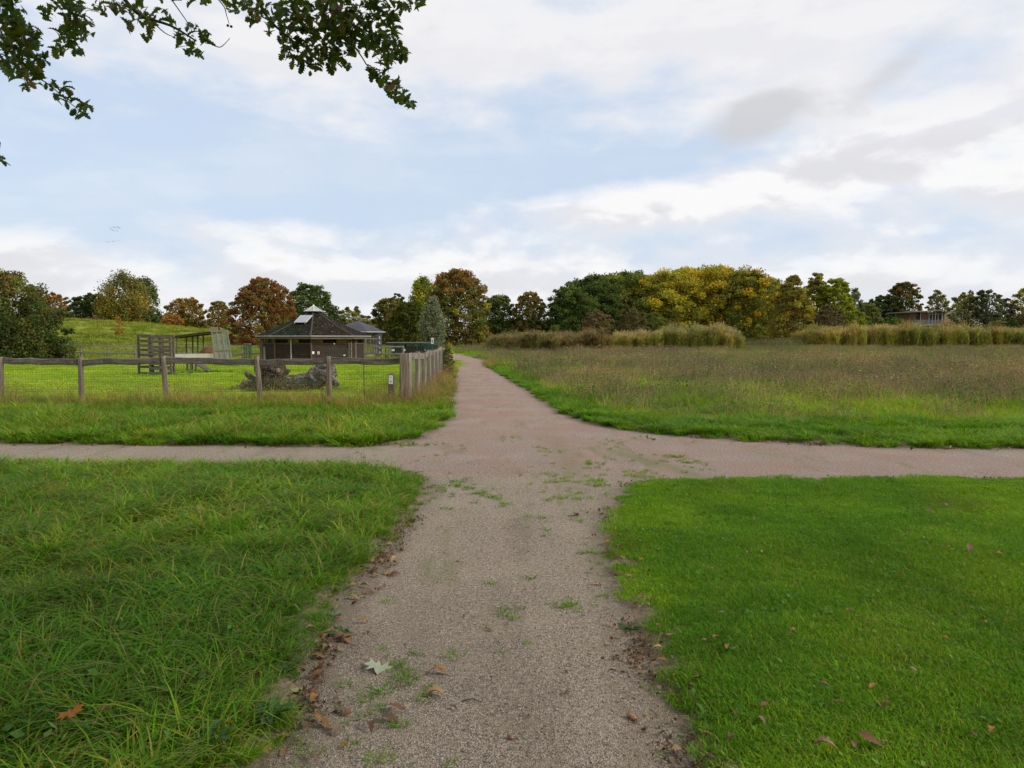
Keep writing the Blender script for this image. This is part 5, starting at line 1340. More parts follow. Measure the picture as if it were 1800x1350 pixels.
# verges beyond the crossing
mid_t = [patch(40 + i, .85, 22, 34, .12, (.10, .34), .011, .45, .8, .14, 12) for i in range(4)]
lush = [patch(50 + i, .85, 24, 38, .12, (.08, .25), .012, .5, .9, .02, 0) for i in range(4)]
lush_s = [patch(60 + i, .25, 4, 30, .10, (.07, .22), .011, .5, .9, .03, 0) for i in range(3)]
dryt = []
for i in range(4):
    r = np.random.default_rng(480 + i)
    st = blades(r, 40, .20, (.22, .52), .0065, .22, .35, [(.30, .24, .12), (.24, .18, .09), (.20, .19, .07), GY], None, .3)
    hd = np.stack([r.normal(0, .16, 40), r.normal(0, .16, 40), r.uniform(.35, .62, 40)], 1)
    dryt.append(mesh_of('dry_tuft', [st, cards(r, hd, .028, [(.27, .20, .11), (.21, .15, .08)], 0, None, .35), blades(r, 40, .2, (.1, .3), .008, .5, .6, [GA, GB, GY], None, .2)]))
kv = lambda x, y: (sdf(x, y) > .04) & in_view(x, y, 2.5) & (x < -.9)
x, y = tiles(.62, -16.5, -.9, 11, 17.9, lambda x, y: kv(x, y) & (sdf(x, y) > .35))
x2, y2 = spread(26, -16.5, -.9, 11, 17.9, lambda x, y: kv(x, y) & (sdf(x, y) < .5))
n1_ = len(x); x = np.concatenate([x, x2]); y = np.concatenate([y, y2]); vid = np.concatenate([r4.integers(0, 8, n1_), 8 + r4.integers(0, 3, len(x2))])
scatter('verge_grass', mid_t + lush + lush_s, np.stack([x, y, ground_z(x, y) - .01], 1), r4.uniform(0, 6.28, len(x)), r4.uniform(.75, 1.15, len(x)), vid, tint_by(x, y, (.85, .95, .85), (1.3, 1.15, .95), 1.2, 5), 'thick green grass verge between the crossing and the paddock fence', 'grass', tilt=r4.normal(0, .06, (len(x), 2)))
kf = lambda x, y: in_view(x, y, 2.5)
x1, y1 = spread(15, -16.5, -1.8, 16.6, 18.6, kf)
ksd = lambda x, y: (x > side_line(y) - .25) & (sdf(x, y) > .05)
x2, y2 = spread(13, -7, -1.0, 17.6, 46, ksd)
x = np.concatenate([x1, x2]); y = np.concatenate([y1, y2])
put('fence_foot_grass', dryt + lush_s + lush_s[:1], x, y, r4.uniform(.75, 1.2, len(x)), tint_by(x, y, (.85, .85, .8), (1.35, 1.05, 1.0), 1.0, 15), 'tall seeding grass and dry stalks along the foot of the paddock fences', 'grass', .13, .02, [.175] * 4 + [.075] * 3 + [.075])
# right verge, lush strip
kr = lambda x, y: (sdf(x, y) > .03) & in_view(x, y, 2.5) & (x > path_right(y) - .6) & (x < path_right(y) + 1.0 + 40 * (y < 14.6 + .02 * x) )
x, y = tiles(.62, -3, 14, 10.5, 42, lambda x, y: kr(x, y) & (sdf(x, y) > .35))
x2, y2 = spread(24, -3, 14, 10.5, 42, lambda x, y: kr(x, y) & (sdf(x, y) < .5))
n1_ = len(x); x = np.concatenate([x, x2]); y = np.concatenate([y, y2]); vid = np.concatenate([r4.integers(0, 4, n1_), 4 + r4.integers(0, 3, len(x2))])
scatter('verge_grass', lush + lush_s, np.stack([x, y, ground_z(x, y) - .01], 1), r4.uniform(0, 6.28, len(x)), r4.uniform(.6, 1.0, len(x)), vid, tint_by(x, y, (.78, .90, .9), (1.15, 1.12, .95), 1.0, 25), 'bright lush grass strip edging the asphalt path below the meadow', 'grass', tilt=r4.normal(0, .06, (len(x), 2)))
# paddock turf
pt = []
for i in range(5):
    r = np.random.default_rng(500 + i)
    pt.append(mesh_of('paddock_turf', [blades(r, 420, .60, (.025, .075), .014, .4, .4, [(.25, .40, .012), (.31, .45, .016), (.20, .35, .012), (.36, .39, .03)], None, .15, False)]))
kp = lambda x, y: (x < side_line(y) - .05) & in_view(x, y, 3) & (vnoise(x, y * 2.6, 1.6, 33) + .6 * vnoise(x, y * 2.2, .6, 3) < 1.02)
x1, y1 = spread(3.6, -25, -2, 18.1, 31, kp); x2, y2 = spread(1.9, -45, -2.2, 31, 56, kp)
x = np.concatenate([x1, x2]); y = np.concatenate([y1, y2])
put('paddock_turf', pt, x, y, r4.uniform(.7, 1.25, len(x)) * (1 + .25 * (y > 31)), tint_by(x, y * 2, (.82, .92, .8), (1.18, 1.10, 1.0), 2.5, 35), 'short bright grazed turf inside the paddock', 'grass', .05, .005)
# uncut dark grass under the tower, ramp and log
cl = []
for cx0, cy0, rx, ry, n in ((X(272, 33), 33.1, 1.25, .8, 60), (X(350, 36), 36, 1.6, .5, 40), (X(500, 23.1), 23.1, 2.0, .55, 60)):
    cl.append(np.stack([cx0 + r4.normal(0, rx * .6, n), cy0 + r4.normal(0, ry * .6, n)], 1))
cl = np.concatenate(cl); x, y = cl[:, 0], cl[:, 1]
put('rank_grass', lush_s, x, y, r4.uniform(.5, .9, len(x)), tint_by(x, y, (.8, .95, .8), (1.1, 1.2, .9), 1, 2), 'uncut darker grass around the tower, ramp and log', 'grass', .1)
# mound: rough tufted grass
mt = []
for i in range(4):
    r = np.random.default_rng(520 + i)
    mt.append(mesh_of('mound_tuft', [blades(r, 90, .75, (.10, .34), .035, .6, .6, [(.21, .26, .03), (.17, .23, .025), (.26, .27, .05), (.14, .20, .025)], None, .25)]))
km = lambda x, y: in_view(x, y, 5) & ((y > 56) & (x < -8))
x, y = spread(.9, -80, -8, 56, 108, km)
put('mound_grass', mt, x, y, r4.uniform(.7, 1.3, len(x)), tint_by(x, y, (.85, .95, .85), (1.2, 1.12, 1.0), 6, 6), 'rough tufted grass on the mound', 'grass', .1)
# meadow: grass, dead brown stalks with seed heads, pale umbels, some yellow flowers
md_ = []
for i in range(8):
    r = np.random.default_rng(540 + i)
    g_ = blades(r, 420, .85, (.12, .40), .013, .5, .6, [GA, GB, GY, (.15, .20, .035), GD], [.24, .24, .24, .16, .12], .25, False)
    n = 80; st = blades(r, n, .85, (.30, .72), .013, .2, .15, [(.17, .13, .085), (.23, .18, .115), (.29, .235, .15), (.14, .105, .075)], None, 0, False)
    hc_ = np.stack([r.normal(0, .42, 14), r.normal(0, .42, 14)], 1); hk = r.integers(0, 14, 120)
    hd = np.concatenate([hc_[hk] + r.normal(0, .09, (120, 2)), r.uniform(.28, .64, (120, 1))], 1)
    hc = cards(r, hd, .050, [(.150, .098, .080), (.19, .130, .10), (.125, .085, .075), (.26, .195, .135)], .3, None, .5)
    ps_ = [g_, st, hc]
    if i in (1, 4):
        n = 4; um = np.stack([r.normal(0, .4, n), r.normal(0, .4, n), r.uniform(.45, .70, n)], 1); um = np.repeat(um, 8, 0) + r.normal(0, .022, (n * 8, 3)) * (1, 1, .25)
        ps_.append(cards(r, um, .030, [(.50, .46, .38), (.36, .31, .24)], 2.5, None, .9))
    if i == 6:
        um = np.stack([r.normal(0, .4, 5), r.normal(0, .4, 5), r.uniform(.35, .5, 5)], 1); ps_.append(cards(r, np.repeat(um, 3, 0) + r.normal(0, .008, (15, 3)), .03, [(.60, .42, .02)], 1.5, None, .9))
    if i in (0, 5, 7):
        cw = r.normal(0, .35, (4, 2)); kk = r.integers(0, 4, 190)
        lv = np.concatenate([cw[kk] + r.normal(0, .11, (190, 2)), r.uniform(.08, .52, (190, 1))], 1); ps_.append(cards(r, lv, .066, [(.095, .17, .03), (.12, .20, .04), (.08, .14, .028)], .8, None, .5))
    md_.append(mesh_of('meadow_clump', ps_))
mgrass = []
for i in range(4):
    r = np.random.default_rng(560 + i); mgrass.append(mesh_of('meadow_grass', [blades(r, 520, .9, (.12, .40), .014, .5, .7, [GA, GB, GY, (.14, .18, .04), GD], [.26, .26, .24, .18, .06], .25, False)]))
kme = lambda x, y: (x > path_right(y) + .95 + .6 * vnoise(x, y, 1.2, 3)) & in_view(x, y, 3) & (y > 13.4 + .9 * vnoise(x, y, 1.5, 6) + .02 * x) & (sdf(x, y) > .7)
x1, y1 = tiles(.95, 0, 26, 13, 31, kme); x2, y2 = tiles(1.25, -4, 48, 31, 62, kme); x3, y3 = tiles(1.6, -8, 80, 62, 106, kme)
x = np.concatenate([x1, x2, x3]); y = np.concatenate([y1, y2, y3])
brown = vnoise(x, y * .55, 6.5, 51) * .6 + vnoise(x, y * .7, 2.2, 52) * .4 + .22 * np.exp(-((y - 27) / 6) ** 2) - .35 * sstep(18.5, 14, y)
isb = brown + r4.normal(0, .07, len(x)) > .585
vid = np.where(isb, r4.integers(0, 8, len(x)), 8 + r4.integers(0, 4, len(x)))
mixg = (~isb) & (r4.random(len(x)) < .42); vid[mixg] = r4.choice([0, 5, 7], mixg.sum())
sc_ = r4.uniform(.75, 1.1, len(x)) * (1 + .18 * (y > 31) + .2 * (y > 62)) * (.62 + .38 * sstep(13.5, 20, y))
tn = tint_by(x, y * .7, (.85, .90, .90), (1.38, 1.28, 1.1), 4.0, 55)
scatter('meadow', md_ + mgrass, np.stack([x, y, ground_z(x, y) - .02], 1), r4.uniform(0, 6.28, len(x)), sc_, vid, tn, 'rough autumn meadow of grass, brown seed heads and pale umbels', 'meadow', tilt=r4.normal(0, .05, (len(x), 2)))
# reeds
def reed(i, pal_l, pal_p, hmax=3.2):
    r = np.random.default_rng(580 + i)
    st = blades(r, 46, .62, (hmax * .45, hmax * .95), .030, .16, .10, pal_l, None, 0)
    n = 190; hh = r.uniform(.25, .88, n) * hmax
    bx_ = np.stack([r.uniform(-.65, .65, n), r.uniform(-.65, .65, n)], 1)
    lv, q_, c_ = blades(r, n, .01, (.40, .95), .065, .8, .6, pal_l, None, .15)
    lv = lv.reshape(n, 8, 3); lv[:, :, 0] += bx_[:, :1]; lv[:, :, 1] += bx_[:, 1:]; lv[:, :, 2] += hh[:, None]
    pn = 26; pc2 = np.stack([r.uniform(-.6, .6, pn), r.uniform(-.6, .6, pn), r.uniform(.66, 1.06, pn) * hmax], 1)
    pc2 = np.repeat(pc2, 9, 0) + r.normal(0, 1, (pn * 9, 3)) * (.05, .05, .13)
    return mesh_of('reed', [st, (lv.reshape(-1, 3), q_, c_), cards(r, pc2, .17, pal_p, 0, None, .35)])
RG = [(.18, .245, .055), (.23, .27, .065), (.28, .285, .08), (.40, .31, .04)]
RBn = [(.24, .19, .085), (.29, .22, .10), (.20, .185, .07), (.18, .21, .06)]
PL = [(.36, .275, .19), (.30, .225, .155), (.42, .33, .22)]; PLB = [(.24, .155, .105), (.29, .19, .125), (.19, .125, .09)]
rdG = [reed(i, RG, PL) for i in range(3)]; rdB = [reed(10 + i, RBn, PLB) for i in range(3)]
def bed(name, label, px0, px1, d0, d1, dens, prot, hfun, tl, th):
    x, y = spread(dens, X(px0, d1), X(px1, d1), d0, d1, lambda x, y: (900 + F * x / y > px0 + 8 * vnoise(x, y, 2, 4)) & (900 + F * x / y < px1))
    s_ = np.stack([np.ones(len(x))] * 3, 1) * r4.uniform(.85, 1.1, (len(x), 1)); s_[:, :2] *= .72; s_[:, 2] *= hfun(900 + F * x / y) * (.72 + .20 * vnoise(x, y, 3.1, 8) + r4.normal(0, .11, len(x)))
    scatter(name, prot, np.stack([x, y, ground_z(x, y) - .03], 1), r4.uniform(0, 6.28, len(x)), s_, r4.integers(0, len(prot), len(x)), tint_by(x, y, tl, th, 2.5, 71, .17), label, 'reeds', tilt=r4.normal(0, .05, (len(x), 2)))
I = np.interp
bed('reed_bed', 'brown reed bed nearest the path end below the dark trees', 862, 1068, 76, 84, 3.6, rdB, lambda p: I(p, [862, 885, 960, 1000, 1045, 1066], [.55, .70, .70, .74, .80, .68]), (.9, .95, .9), (1.15, 1.05, 1.0))
bed('reed_bed', 'pale green reed bed with a feathery peak before the yellow trees', 1072, 1302, 86, 94, 3.2, rdG, lambda p: I(p, [1072, 1100, 1150, 1190, 1235, 1258, 1285, 1302], [.66, .78, .82, .86, .90, 1.10, .86, .6]), (.95, 1.0, 1.0), (1.25, 1.12, 1.05))
bed('reed_bed', 'long yellow green reed bed in front of the flat roofed house', 1390, 1850, 98, 106, 3.3, rdG + rdB[:1], lambda p: I(p, [1390, 1430, 1500, 1600, 1720, 1850], [.72, .95, 1.0, 1.03, .98, .98]), (.9, 1.0, .8), (1.3, 1.15, 1.0))
# dense low sedge between the reed beds
x, y = spread(1.6, X(1300, 100), X(1400, 100), 92, 102, lambda x, y: (900 + F * x / y > 1296) & (900 + F * x / y < 1400))
scatter('sedge', md_[:1] + mgrass, np.stack([x, y, ground_z(x, y)], 1), r4.uniform(0, 6.28, len(x)), r4.uniform(1.8, 2.8, len(x)), r4.integers(0, 4, len(x)), tint_by(x, y, (.6, .75, .6), (.9, .95, .8), 3, 3), 'dark low sedge in the gap between the reed beds', 'sedge')
# nettles against the log
r = np.random.default_rng(600); n = 1300
cen = np.stack([X(492, 22.8) + r.normal(0, .55, n), 22.75 + r.normal(0, .16, n), np.abs(r.normal(0, .22, n)) + .03], 1); cen[:, 2] = np.minimum(cen[:, 2], .62 - .35 * np.abs(cen[:, 0] - X(492, 22.8)) / 1.2)
v, q, c = join(cards(r, cen, .075, [(.045, .085, .022), (.06, .11, .03), (.035, .065, .02)], .5, None, .55))
o = obj('bramble', np_mesh('bramble', v, q, LEAF, c)); tag(o, 'dark green bramble patch growing against the fallen log', 'bramble')
# ------------------------------------------------------------------ the oak overhead
r5 = np.random.default_rng(55)
def oak_outline(n=7):
    """half outline of a lobed oak leaf, length 1 along y"""
    ys = [0.0, .10, .20, .30, .38, .48, .56, .66, .74, .83, .90, .97, 1.0]
    ws = [.015, .05, .14, .09, .22, .13, .29, .17, .27, .14, .18, .09, 0.0]
    return ys, ws
ys, ws = oak_outline()
def leaf_arrays(curl=0.12, fold=0.10, dx=0.0):
    V = []; Q = []
    for y, w_ in zip(ys, ws):
        z = -curl * (y - .5) ** 2 * 2
        V += [(dx * y * y - w_, y, z + fold * w_ * 2), (dx * y * y, y, z), (dx * y * y + w_, y, z + fold * w_ * 2)]
    for i in range(len(ys) - 1):
        a = i * 3
        Q += [(a, a + 1, a + 4, a + 3), (a + 1, a + 2, a + 5, a + 4)]
    return np.array(V), np.array(Q)
OAKG = np.array([(.060, .105, .016), (.075, .125, .018), (.045, .082, .016), (.095, .135, .018), (.15, .14, .02), (.20, .12, .025)])
leafmeshes = []
for i in range(6):
    v, q = leaf_arrays(r5.uniform(.0, .35), r5.uniform(.05, .35), r5.uniform(-.12, .12))
    leafmeshes.append(np_mesh('leaf', v, q, OAKLEAF, np.tile(OAKG[i % 6] * 1.0, (len(v), 1)), True))
oak = empty('oak_tree', (-4.2, -3.2, 0))
tag(oak, 'oak whose leafy branches hang into the top left of the view', 'tree', 'trees around the park')
O0 = np.array((-4.2, -3.2, 0.0))
# painted leaf masses (pixel centre, radius) and the depth they hang at
BL = [(8, 20, 34, 5.2), (25, 65, 32, 5.3), (10, 100, 26, 5.1), (50, 70, 24, 5.4), (48, 110, 26, 5.4), (70, 105, 16, 5.5), (28, 128, 14, 5.4),
      (60, 140, 13, 5.5), (92, 152, 12, 5.5), (108, 172, 12, 5.6), (125, 180, 11, 5.6), (140, 196, 10, 5.6), (150, 185, 8, 5.6), (118, 153, 9, 5.6), (46, 150, 8, 5.5),
      (105, 20, 26, 5.9), (135, 25, 26, 5.9), (130, 55, 24, 5.9), (155, 62, 12, 5.9), (105, 62, 12, 5.9), (122, 86, 15, 6.0), (100, 88, 10, 5.9), (140, 92, 8, 5.9), (160, 45, 12, 5.9), (80, 20, 9, 5.9),
      (180, 12, 16, 6.1), (205, 14, 16, 6.1), (232, 24, 15, 6.1), (226, 44, 7, 6.1), (258, 34, 15, 6.1), (282, 30, 14, 6.1), (300, 40, 10, 6.1), (258, 60, 9, 6.1), (268, 48, 9, 6.1), (250, 5, 12, 6.1),
      (318, 58, 12, 6.0), (338, 48, 11, 6.0), (322, 76, 13, 6.0), (345, 72, 14, 6.0), (330, 90, 9, 6.0), (350, 94, 7, 6.0), (360, 62, 7, 6.0), (312, 66, 10, 6.0), (366, 72, 5, 6.0),
      (335, 2, 8, 6.3), (360, 2, 6, 6.3), (405, 6, 14, 6.2), (430, 14, 16, 6.2), (455, 12, 22, 6.1), (450, 36, 13, 6.1), (472, 52, 9, 6.1), (486, 26, 24, 6.0), (500, 50, 16, 6.0), (520, 20, 32, 5.9),
      (555, 20, 36, 5.8), (595, 18, 38, 5.8), (635, 16, 36, 5.8), (672, 20, 28, 5.8), (540, 55, 30, 5.8), (580, 58, 30, 5.8), (615, 55, 32, 5.8), (650, 52, 30, 5.8), (684, 50, 18, 5.8), (696, 28, 12, 5.8),
      (505, 75, 18, 5.9), (528, 88, 20, 5.9), (515, 106, 10, 5.9), (548, 100, 16, 5.9), (540, 118, 12, 5.9), (556, 124, 10, 5.9), (572, 92, 18, 5.9), (590, 104, 12, 5.9), (606, 114, 9, 5.9), (582, 118, 6, 5.9), (600, 84, 22, 5.8), (498, 92, 7, 5.9),
      (630, 80, 20, 5.7), (660, 78, 22, 5.7), (690, 82, 18, 5.7), (706, 92, 16, 5.7), (716, 92, 9, 5.7), (694, 104, 9, 5.7), (675, 96, 10, 5.7), (660, 130, 9, 5.7), (672, 112, 8, 5.7), (680, 132, 9, 5.7), (668, 142, 8, 5.7), (652, 124, 8, 5.7), (688, 148, 10, 5.7), (700, 148, 8, 5.7), (690, 160, 8, 5.7), (706, 168, 8, 5.7), (716, 178, 7, 5.7), (722, 186, 5, 5.7), (698, 172, 6, 5.7),
      (718, 6, 10, 5.9), (738, 4, 9, 5.9), (706, 14, 7, 5.9), (0, 284, 6, 5.4)]
# what goes on above the frame
for i in range(70):
    BL.append((r5.uniform(-160, 760), r5.uniform(-190, -25), r5.uniform(26, 46), r5.uniform(5.0, 6.6)))
items = []
for (bx, by, br, bd_) in BL:
    n = int(max(3, .0105 * br * br * (5.6 / bd_) ** 2 * (2.7 + (1.9 if br > 14 else 0) if by > -5 else .7)) + 3)
    for _ in range(n):
        a = r5.random() * 6.2832; q = math.sqrt(r5.random()) * br
        items.append((P(bx + q * math.cos(a), by + q * math.sin(a), bd_ + r5.uniform(-.28, .28)), by))
def leaf_matrix(p):
    L = r5.uniform(.065, .115)
    d = Vector((r5.normal(0, .8), r5.normal(0, .8), r5.normal(-.45, .55))).normalized()
    n_ = Vector((r5.normal(0, .6), r5.normal(0, .6), 1.0)).normalized()
    xx = d.cross(n_).normalized(); zz = xx.cross(d)
    m3 = Matrix((xx, d, zz)).transposed()
    M = m3.to_4x4() @ Matrix.Diagonal((L * r5.uniform(.85, 1.1), L, L, 1))
    return Matrix.Translation(Vector(p) - d * L * .5) @ M
br_ = MB()
# limbs: trunk of the oak stands behind the viewer on the left; branches arch forward over the path verge
tk = MB(); tk.tube([(-.05, 0, -.4), (0, 0, .3), (.05, .02, 1.6), (.0, .1, 3.2), (.2, .2, 5.0), (.3, .3, 7.5), (.3, .4, 10)], [.52, .40, .33, .30, .25, .17, .05], 14, .06); tk.build('trunk', BARK, oak, True)
b = MB()
W2 = lambda px, py, d: tuple(P(px, py, d) - O0)
limbs = [[(.05, .1, 3.4), (.4, 2.2, 4.6), (.1, 5.2, 5.3), W2(20, -140, 5.2), W2(15, -30, 5.3), W2(30, 60, 5.4)],
         [(.1, .2, 3.9), (.9, 2.6, 5.2), (1.2, 6.0, 5.7), W2(180, -160, 5.8), W2(120, -40, 5.9), W2(125, 40, 5.95)],
         [(.15, .2, 4.4), (1.6, 2.5, 5.6), (2.1, 6.2, 5.9), W2(430, -150, 6.0), W2(560, -60, 5.9), W2(600, 40, 5.85), W2(640, 80, 5.75)],
         [W2(430, -150, 6.0), W2(440, -40, 6.1), W2(470, 30, 6.05), W2(525, 80, 5.9)],
         [W2(180, -160, 5.8), W2(200, -40, 6.1), W2(240, 22, 6.1), W2(300, 45, 6.05), W2(345, 72, 6.0)]]
for l_ in limbs: b.tube(catmull(l_, 4), list(np.linspace(.075 if len(l_) > 5 else .022, .006, len(catmull(l_, 4)))), 7)
brn = b.build('branch', BARK, oak, True)
b = MB()
twigs = [[(40, 110, 5.4), (62, 133, 5.5), (88, 150, 5.5), (112, 172, 5.6), (132, 188, 5.6), (146, 200, 5.6)], [(298, -6, 6.2), (312, 14, 6.2), (330, 40, 6.1), (340, 60, 6.0)], [(350, 60, 6.0), (368, 74, 6.0), (384, 83, 6.0), (394, 78, 6.0), (404, 67, 6.0)],
         [(380, -5, 6.2), (394, 12, 6.2), (398, 26, 6.2), (403, 42, 6.2)], [(622, 80, 5.8), (636, 100, 5.75), (648, 118, 5.7), (668, 132, 5.7), (690, 152, 5.7), (708, 170, 5.7), (722, 186, 5.7)], [(684, 90, 5.75), (684, 112, 5.7), (682, 128, 5.7)],
         [(690, 24, 5.85), (702, 12, 5.9), (722, 6, 5.9), (740, 4, 5.9)], [(545, 70, 5.85), (560, 92, 5.85), (572, 94, 5.85), (588, 90, 5.85)], [(120, 50, 5.95), (122, 70, 5.95), (118, 88, 5.95)], [(270, 40, 6.1), (290, 58, 6.0), (308, 66, 6.0)], [(506, 80, 5.9), (512, 98, 5.9), (522, 106, 5.9)], [(0, 250, 5.4), (-4, 284, 5.4)], [(-40, 180, 5.4), (-20, 230, 5.4), (0, 250, 5.4)], [(-30, 40, 5.3), (-45, 120, 5.35), (-40, 180, 5.4)]]
for tw_ in twigs:
    pts = catmull([P(*q) - O0 for q in tw_], 3); b.tube(pts, list(np.linspace(.0055, .0022, len(pts))), 5)
b.build('twig', BARK, oak, True)
# leaves: the lowest three hundred singly, the rest of the mass as one part
cand = [i for i in range(len(items)) if items[i][1] > 30]
r5.shuffle(cand); single = set(cand[:300])
LV, LQ, LC, off = [], [], [], 0
for i, (p_, by) in enumerate(items):
    M = leaf_matrix(p_ - O0)
    k_ = r5.choice(6, p=[.28, .27, .20, .15, .07, .03])
    if i in single:
        o = bpy.data.objects.new('leaf', leafmeshes[k_]); COL.objects.link(o); o.parent = brn; o.matrix_local = M
    else:
        v, q = leaf_arrays(r5.uniform(0, .35), r5.uniform(.05, .35), r5.uniform(-.1, .1))
        Mn = np.array(M); LV.append(v @ Mn[:3, :3].T + Mn[:3, 3]); LQ.append(q + off); off += len(v); LC.append(np.tile(OAKG[k_] * r5.uniform(.8, 1.2), (len(v), 1)))
o = obj('leaves', np_mesh('leaves', np.concatenate(LV), np.concatenate(LQ), OAKLEAF, np.concatenate(LC), True), oak); o['kind'] = 'stuff'
# crown above and behind the viewer: shades the foreground
n = 620
u = unit(r5, n); cc_ = u * (r5.uniform(.35, 1, n) ** .5)[:, None] * np.array((10.5, 8.8, 3.9)); cc_ += np.array((4.0, 1.8, 7.9))
wc = cc_ + O0
lim = EYE + (wc[:, 1]) * .52 + .55
k_ = (wc[:, 2] > np.maximum(lim, 4.1)); cc_ = cc_[k_]
cnt = 36; idx = np.repeat(np.arange(len(cc_)), cnt); pos = cc_[idx] + unit(r5, len(idx)) * (r5.random(len(idx)) ** .4 * .95)[:, None]
wp = pos + O0; k_ = wp[:, 2] > EYE + wp[:, 1] * .50 + .30; pos = pos[k_]
v, q, c = cards(r5, pos, .21, [(.040, .072, .014), (.050, .086, .016), (.032, .058, .014), (.10, .10, .018)], .6, [.35, .35, .2, .1], .62)
o = obj('crown', np_mesh('crown', v, q, OAKLEAF, c), oak)
lb_ = MB()
for e_ in r5.choice(len(cc_), 26, replace=False):
    a_ = np.array((.15, .2, r5.uniform(3.6, 7.5))); c2 = cc_[e_]; lb_.tube([a_, a_ * .5 + c2 * .5 + (0, 0, .4), c2], [.11, .06, .015], 6)
lb_.build('limb', BARK, oak, True)
# acorns on the hanging twig
for i, (dx_, dz_) in enumerate(((-.012, -.004), (.016, -.012))):
    pz2 = P(403, 44, 6.2) - O0 + (dx_, 0, dz_); b = MB(); b.ball(tuple(pz2), .012, 8, 6, (1, 1, .9)); b.build('acorn', simple('acorn_dark', (.06, .035, .02), .5), oak, True)

# ------------------------------------------------------------------ fallen leaves, acorns, small plants
TAN = np.array([(.21, .125, .07), (.16, .085, .045), (.30, .20, .10), (.11, .06, .038), (.19, .13, .09), (.26, .13, .035)])
fl = []
for i in range(12):
    v, q = leaf_arrays(r5.uniform(-.35, .6), r5.uniform(.0, .45), r5.uniform(-.2, .2))
    v = v - (0, .5, 0); v[:, 2] += np.abs(r5.normal(0, .05)) + .15 * np.sin(v[:, 1] * 5 + i) * v[:, 0]; v[:, 2] -= v[:, 2].min()
    fl.append(np_mesh('fallen_leaf', v, q, DEADLEAF, np.tile(TAN[i % 6], (len(v), 1)), True))
CWORD = ['tan brown', 'rusty brown', 'pale tan', 'dark brown', 'greyish tan', 'orange brown']
def zone(y): return 'nearest the viewer' if y < 3.6 else 'in the middle distance' if y < 5.6 else 'close to the crossing'
def put_leaf(px, py, size, label, me=None, group=None, lift=.006):
    x, y = G(px, py); g_ = max(0.0, float(ground_z([x], [y])[0]))
    o = obj('fallen_leaf', me or fl[r5.integers(0, 12)], None, (x, y, g_ + lift), (r5.normal(0, .18), r5.normal(0, .18), r5.uniform(0, 6.28)))
    o.scale = (size,) * 3; tag(o, label, 'leaf', group); return o
# maple leaf: palmate, five points
def maple(col_, nm='fallen_leaf'):
    pts = [(0, -.5), (.10, -.22), (.34, -.34), (.30, -.12), (.50, -.02), (.30, .08), (.42, .30), (.16, .18), (.10, .36), (0, .52), (-.10, .36), (-.16, .18), (-.42, .30), (-.30, .08), (-.50, -.02), (-.30, -.12), (-.34, -.34), (-.10, -.22)]
    v = [(0, 0, .03)] + [(x_, y_, .02 + .14 * abs(x_) + .06 * math.sin(9 * x_ + 5 * y_)) for x_, y_ in pts]; n = len(pts)
    f = np.array([(0, 1 + i, 1 + (i + 1) % n) for i in range(n)])
    return np_mesh(nm, np.array(v), f, DEADLEAF, np.tile(col_, (n + 1, 1)))
put_leaf(665, 1176, .155, 'large pale silvery maple leaf lying flat on the gravel', maple((.30, .33, .23)))
put_leaf(128, 1330, .11, 'bright orange brown maple leaf in the grass at the lower left', maple((.30, .105, .015)), lift=.15)
put_leaf(592, 1081, .10, 'blue green fallen leaf at the left edge of the gravel', maple((.15, .19, .14)))
put_leaf(522, 1217, .085, 'pale yellow green leaf on the left edge of the gravel', maple((.30, .30, .13)))
put_leaf(768, 1187, .105, 'curled orange brown oak leaf right of the silvery leaf', fl[5])
put_leaf(762, 1224, .10, 'pale tan oak leaf lying alone on the gravel', fl[2])
put_leaf(598, 1254, .09, 'small tan curled leaf on the gravel left of the dark cluster', fl[4])
put_leaf(695, 1250, .10, 'upright rusty oak leaf in the dark leaf cluster on the gravel', fl[1], lift=.02)
put_leaf(685, 1268, .10, 'dark brown crumpled leaf at the centre of the leaf cluster', fl[3])
put_leaf(652, 1282, .09, 'dull brown leaf at the left of the leaf cluster', fl[9])
put_leaf(490, 1305, .10, 'tan oak leaf at the lower left corner of the path', fl[8])
put_leaf(463, 1331, .09, 'yellow green leaf by the lower left corner of the path', maple((.34, .28, .06)))
put_leaf(1012, 908, .13, 'dark dead leaf spray lying near the lawn edge of the crossing', fl[3])
put_leaf(1048, 1029, .07, 'small yellow leaf on the right half of the gravel', fl[5])
put_leaf(960, 910 - 30, .06, 'tiny brown leaf in the middle of the gravel beyond the weeds', fl[1])
put_leaf(1530, 1330, .10, 'brown oak leaf on the lawn at the lower right', fl[1], lift=.03)
put_leaf(1450, 1345, .09, 'small tan leaf beside the brown leaf on the lower lawn', fl[2], lift=.04)
put_leaf(1630, 912, .12, 'flat grey brown clump of dead leaf on the far lawn', fl[3], lift=.04)
put_leaf(1705, 980, .10, 'brown leaf near the right edge of the lawn', fl[1], lift=.04)
put_leaf(795, 705, .15, 'pale bit of litter leaf at the left edge of the asphalt', maple((.6, .58, .5)))
LGp = 'brown oak leaves along the left edge of the gravel'; RGp = 'brown oak leaves along the right edge of the gravel'; CGp = 'small dead leaves scattered over the crossing'; WGp = 'dead leaves scattered in the lawn'; VGp = 'dead leaves along the verge of the crossing'
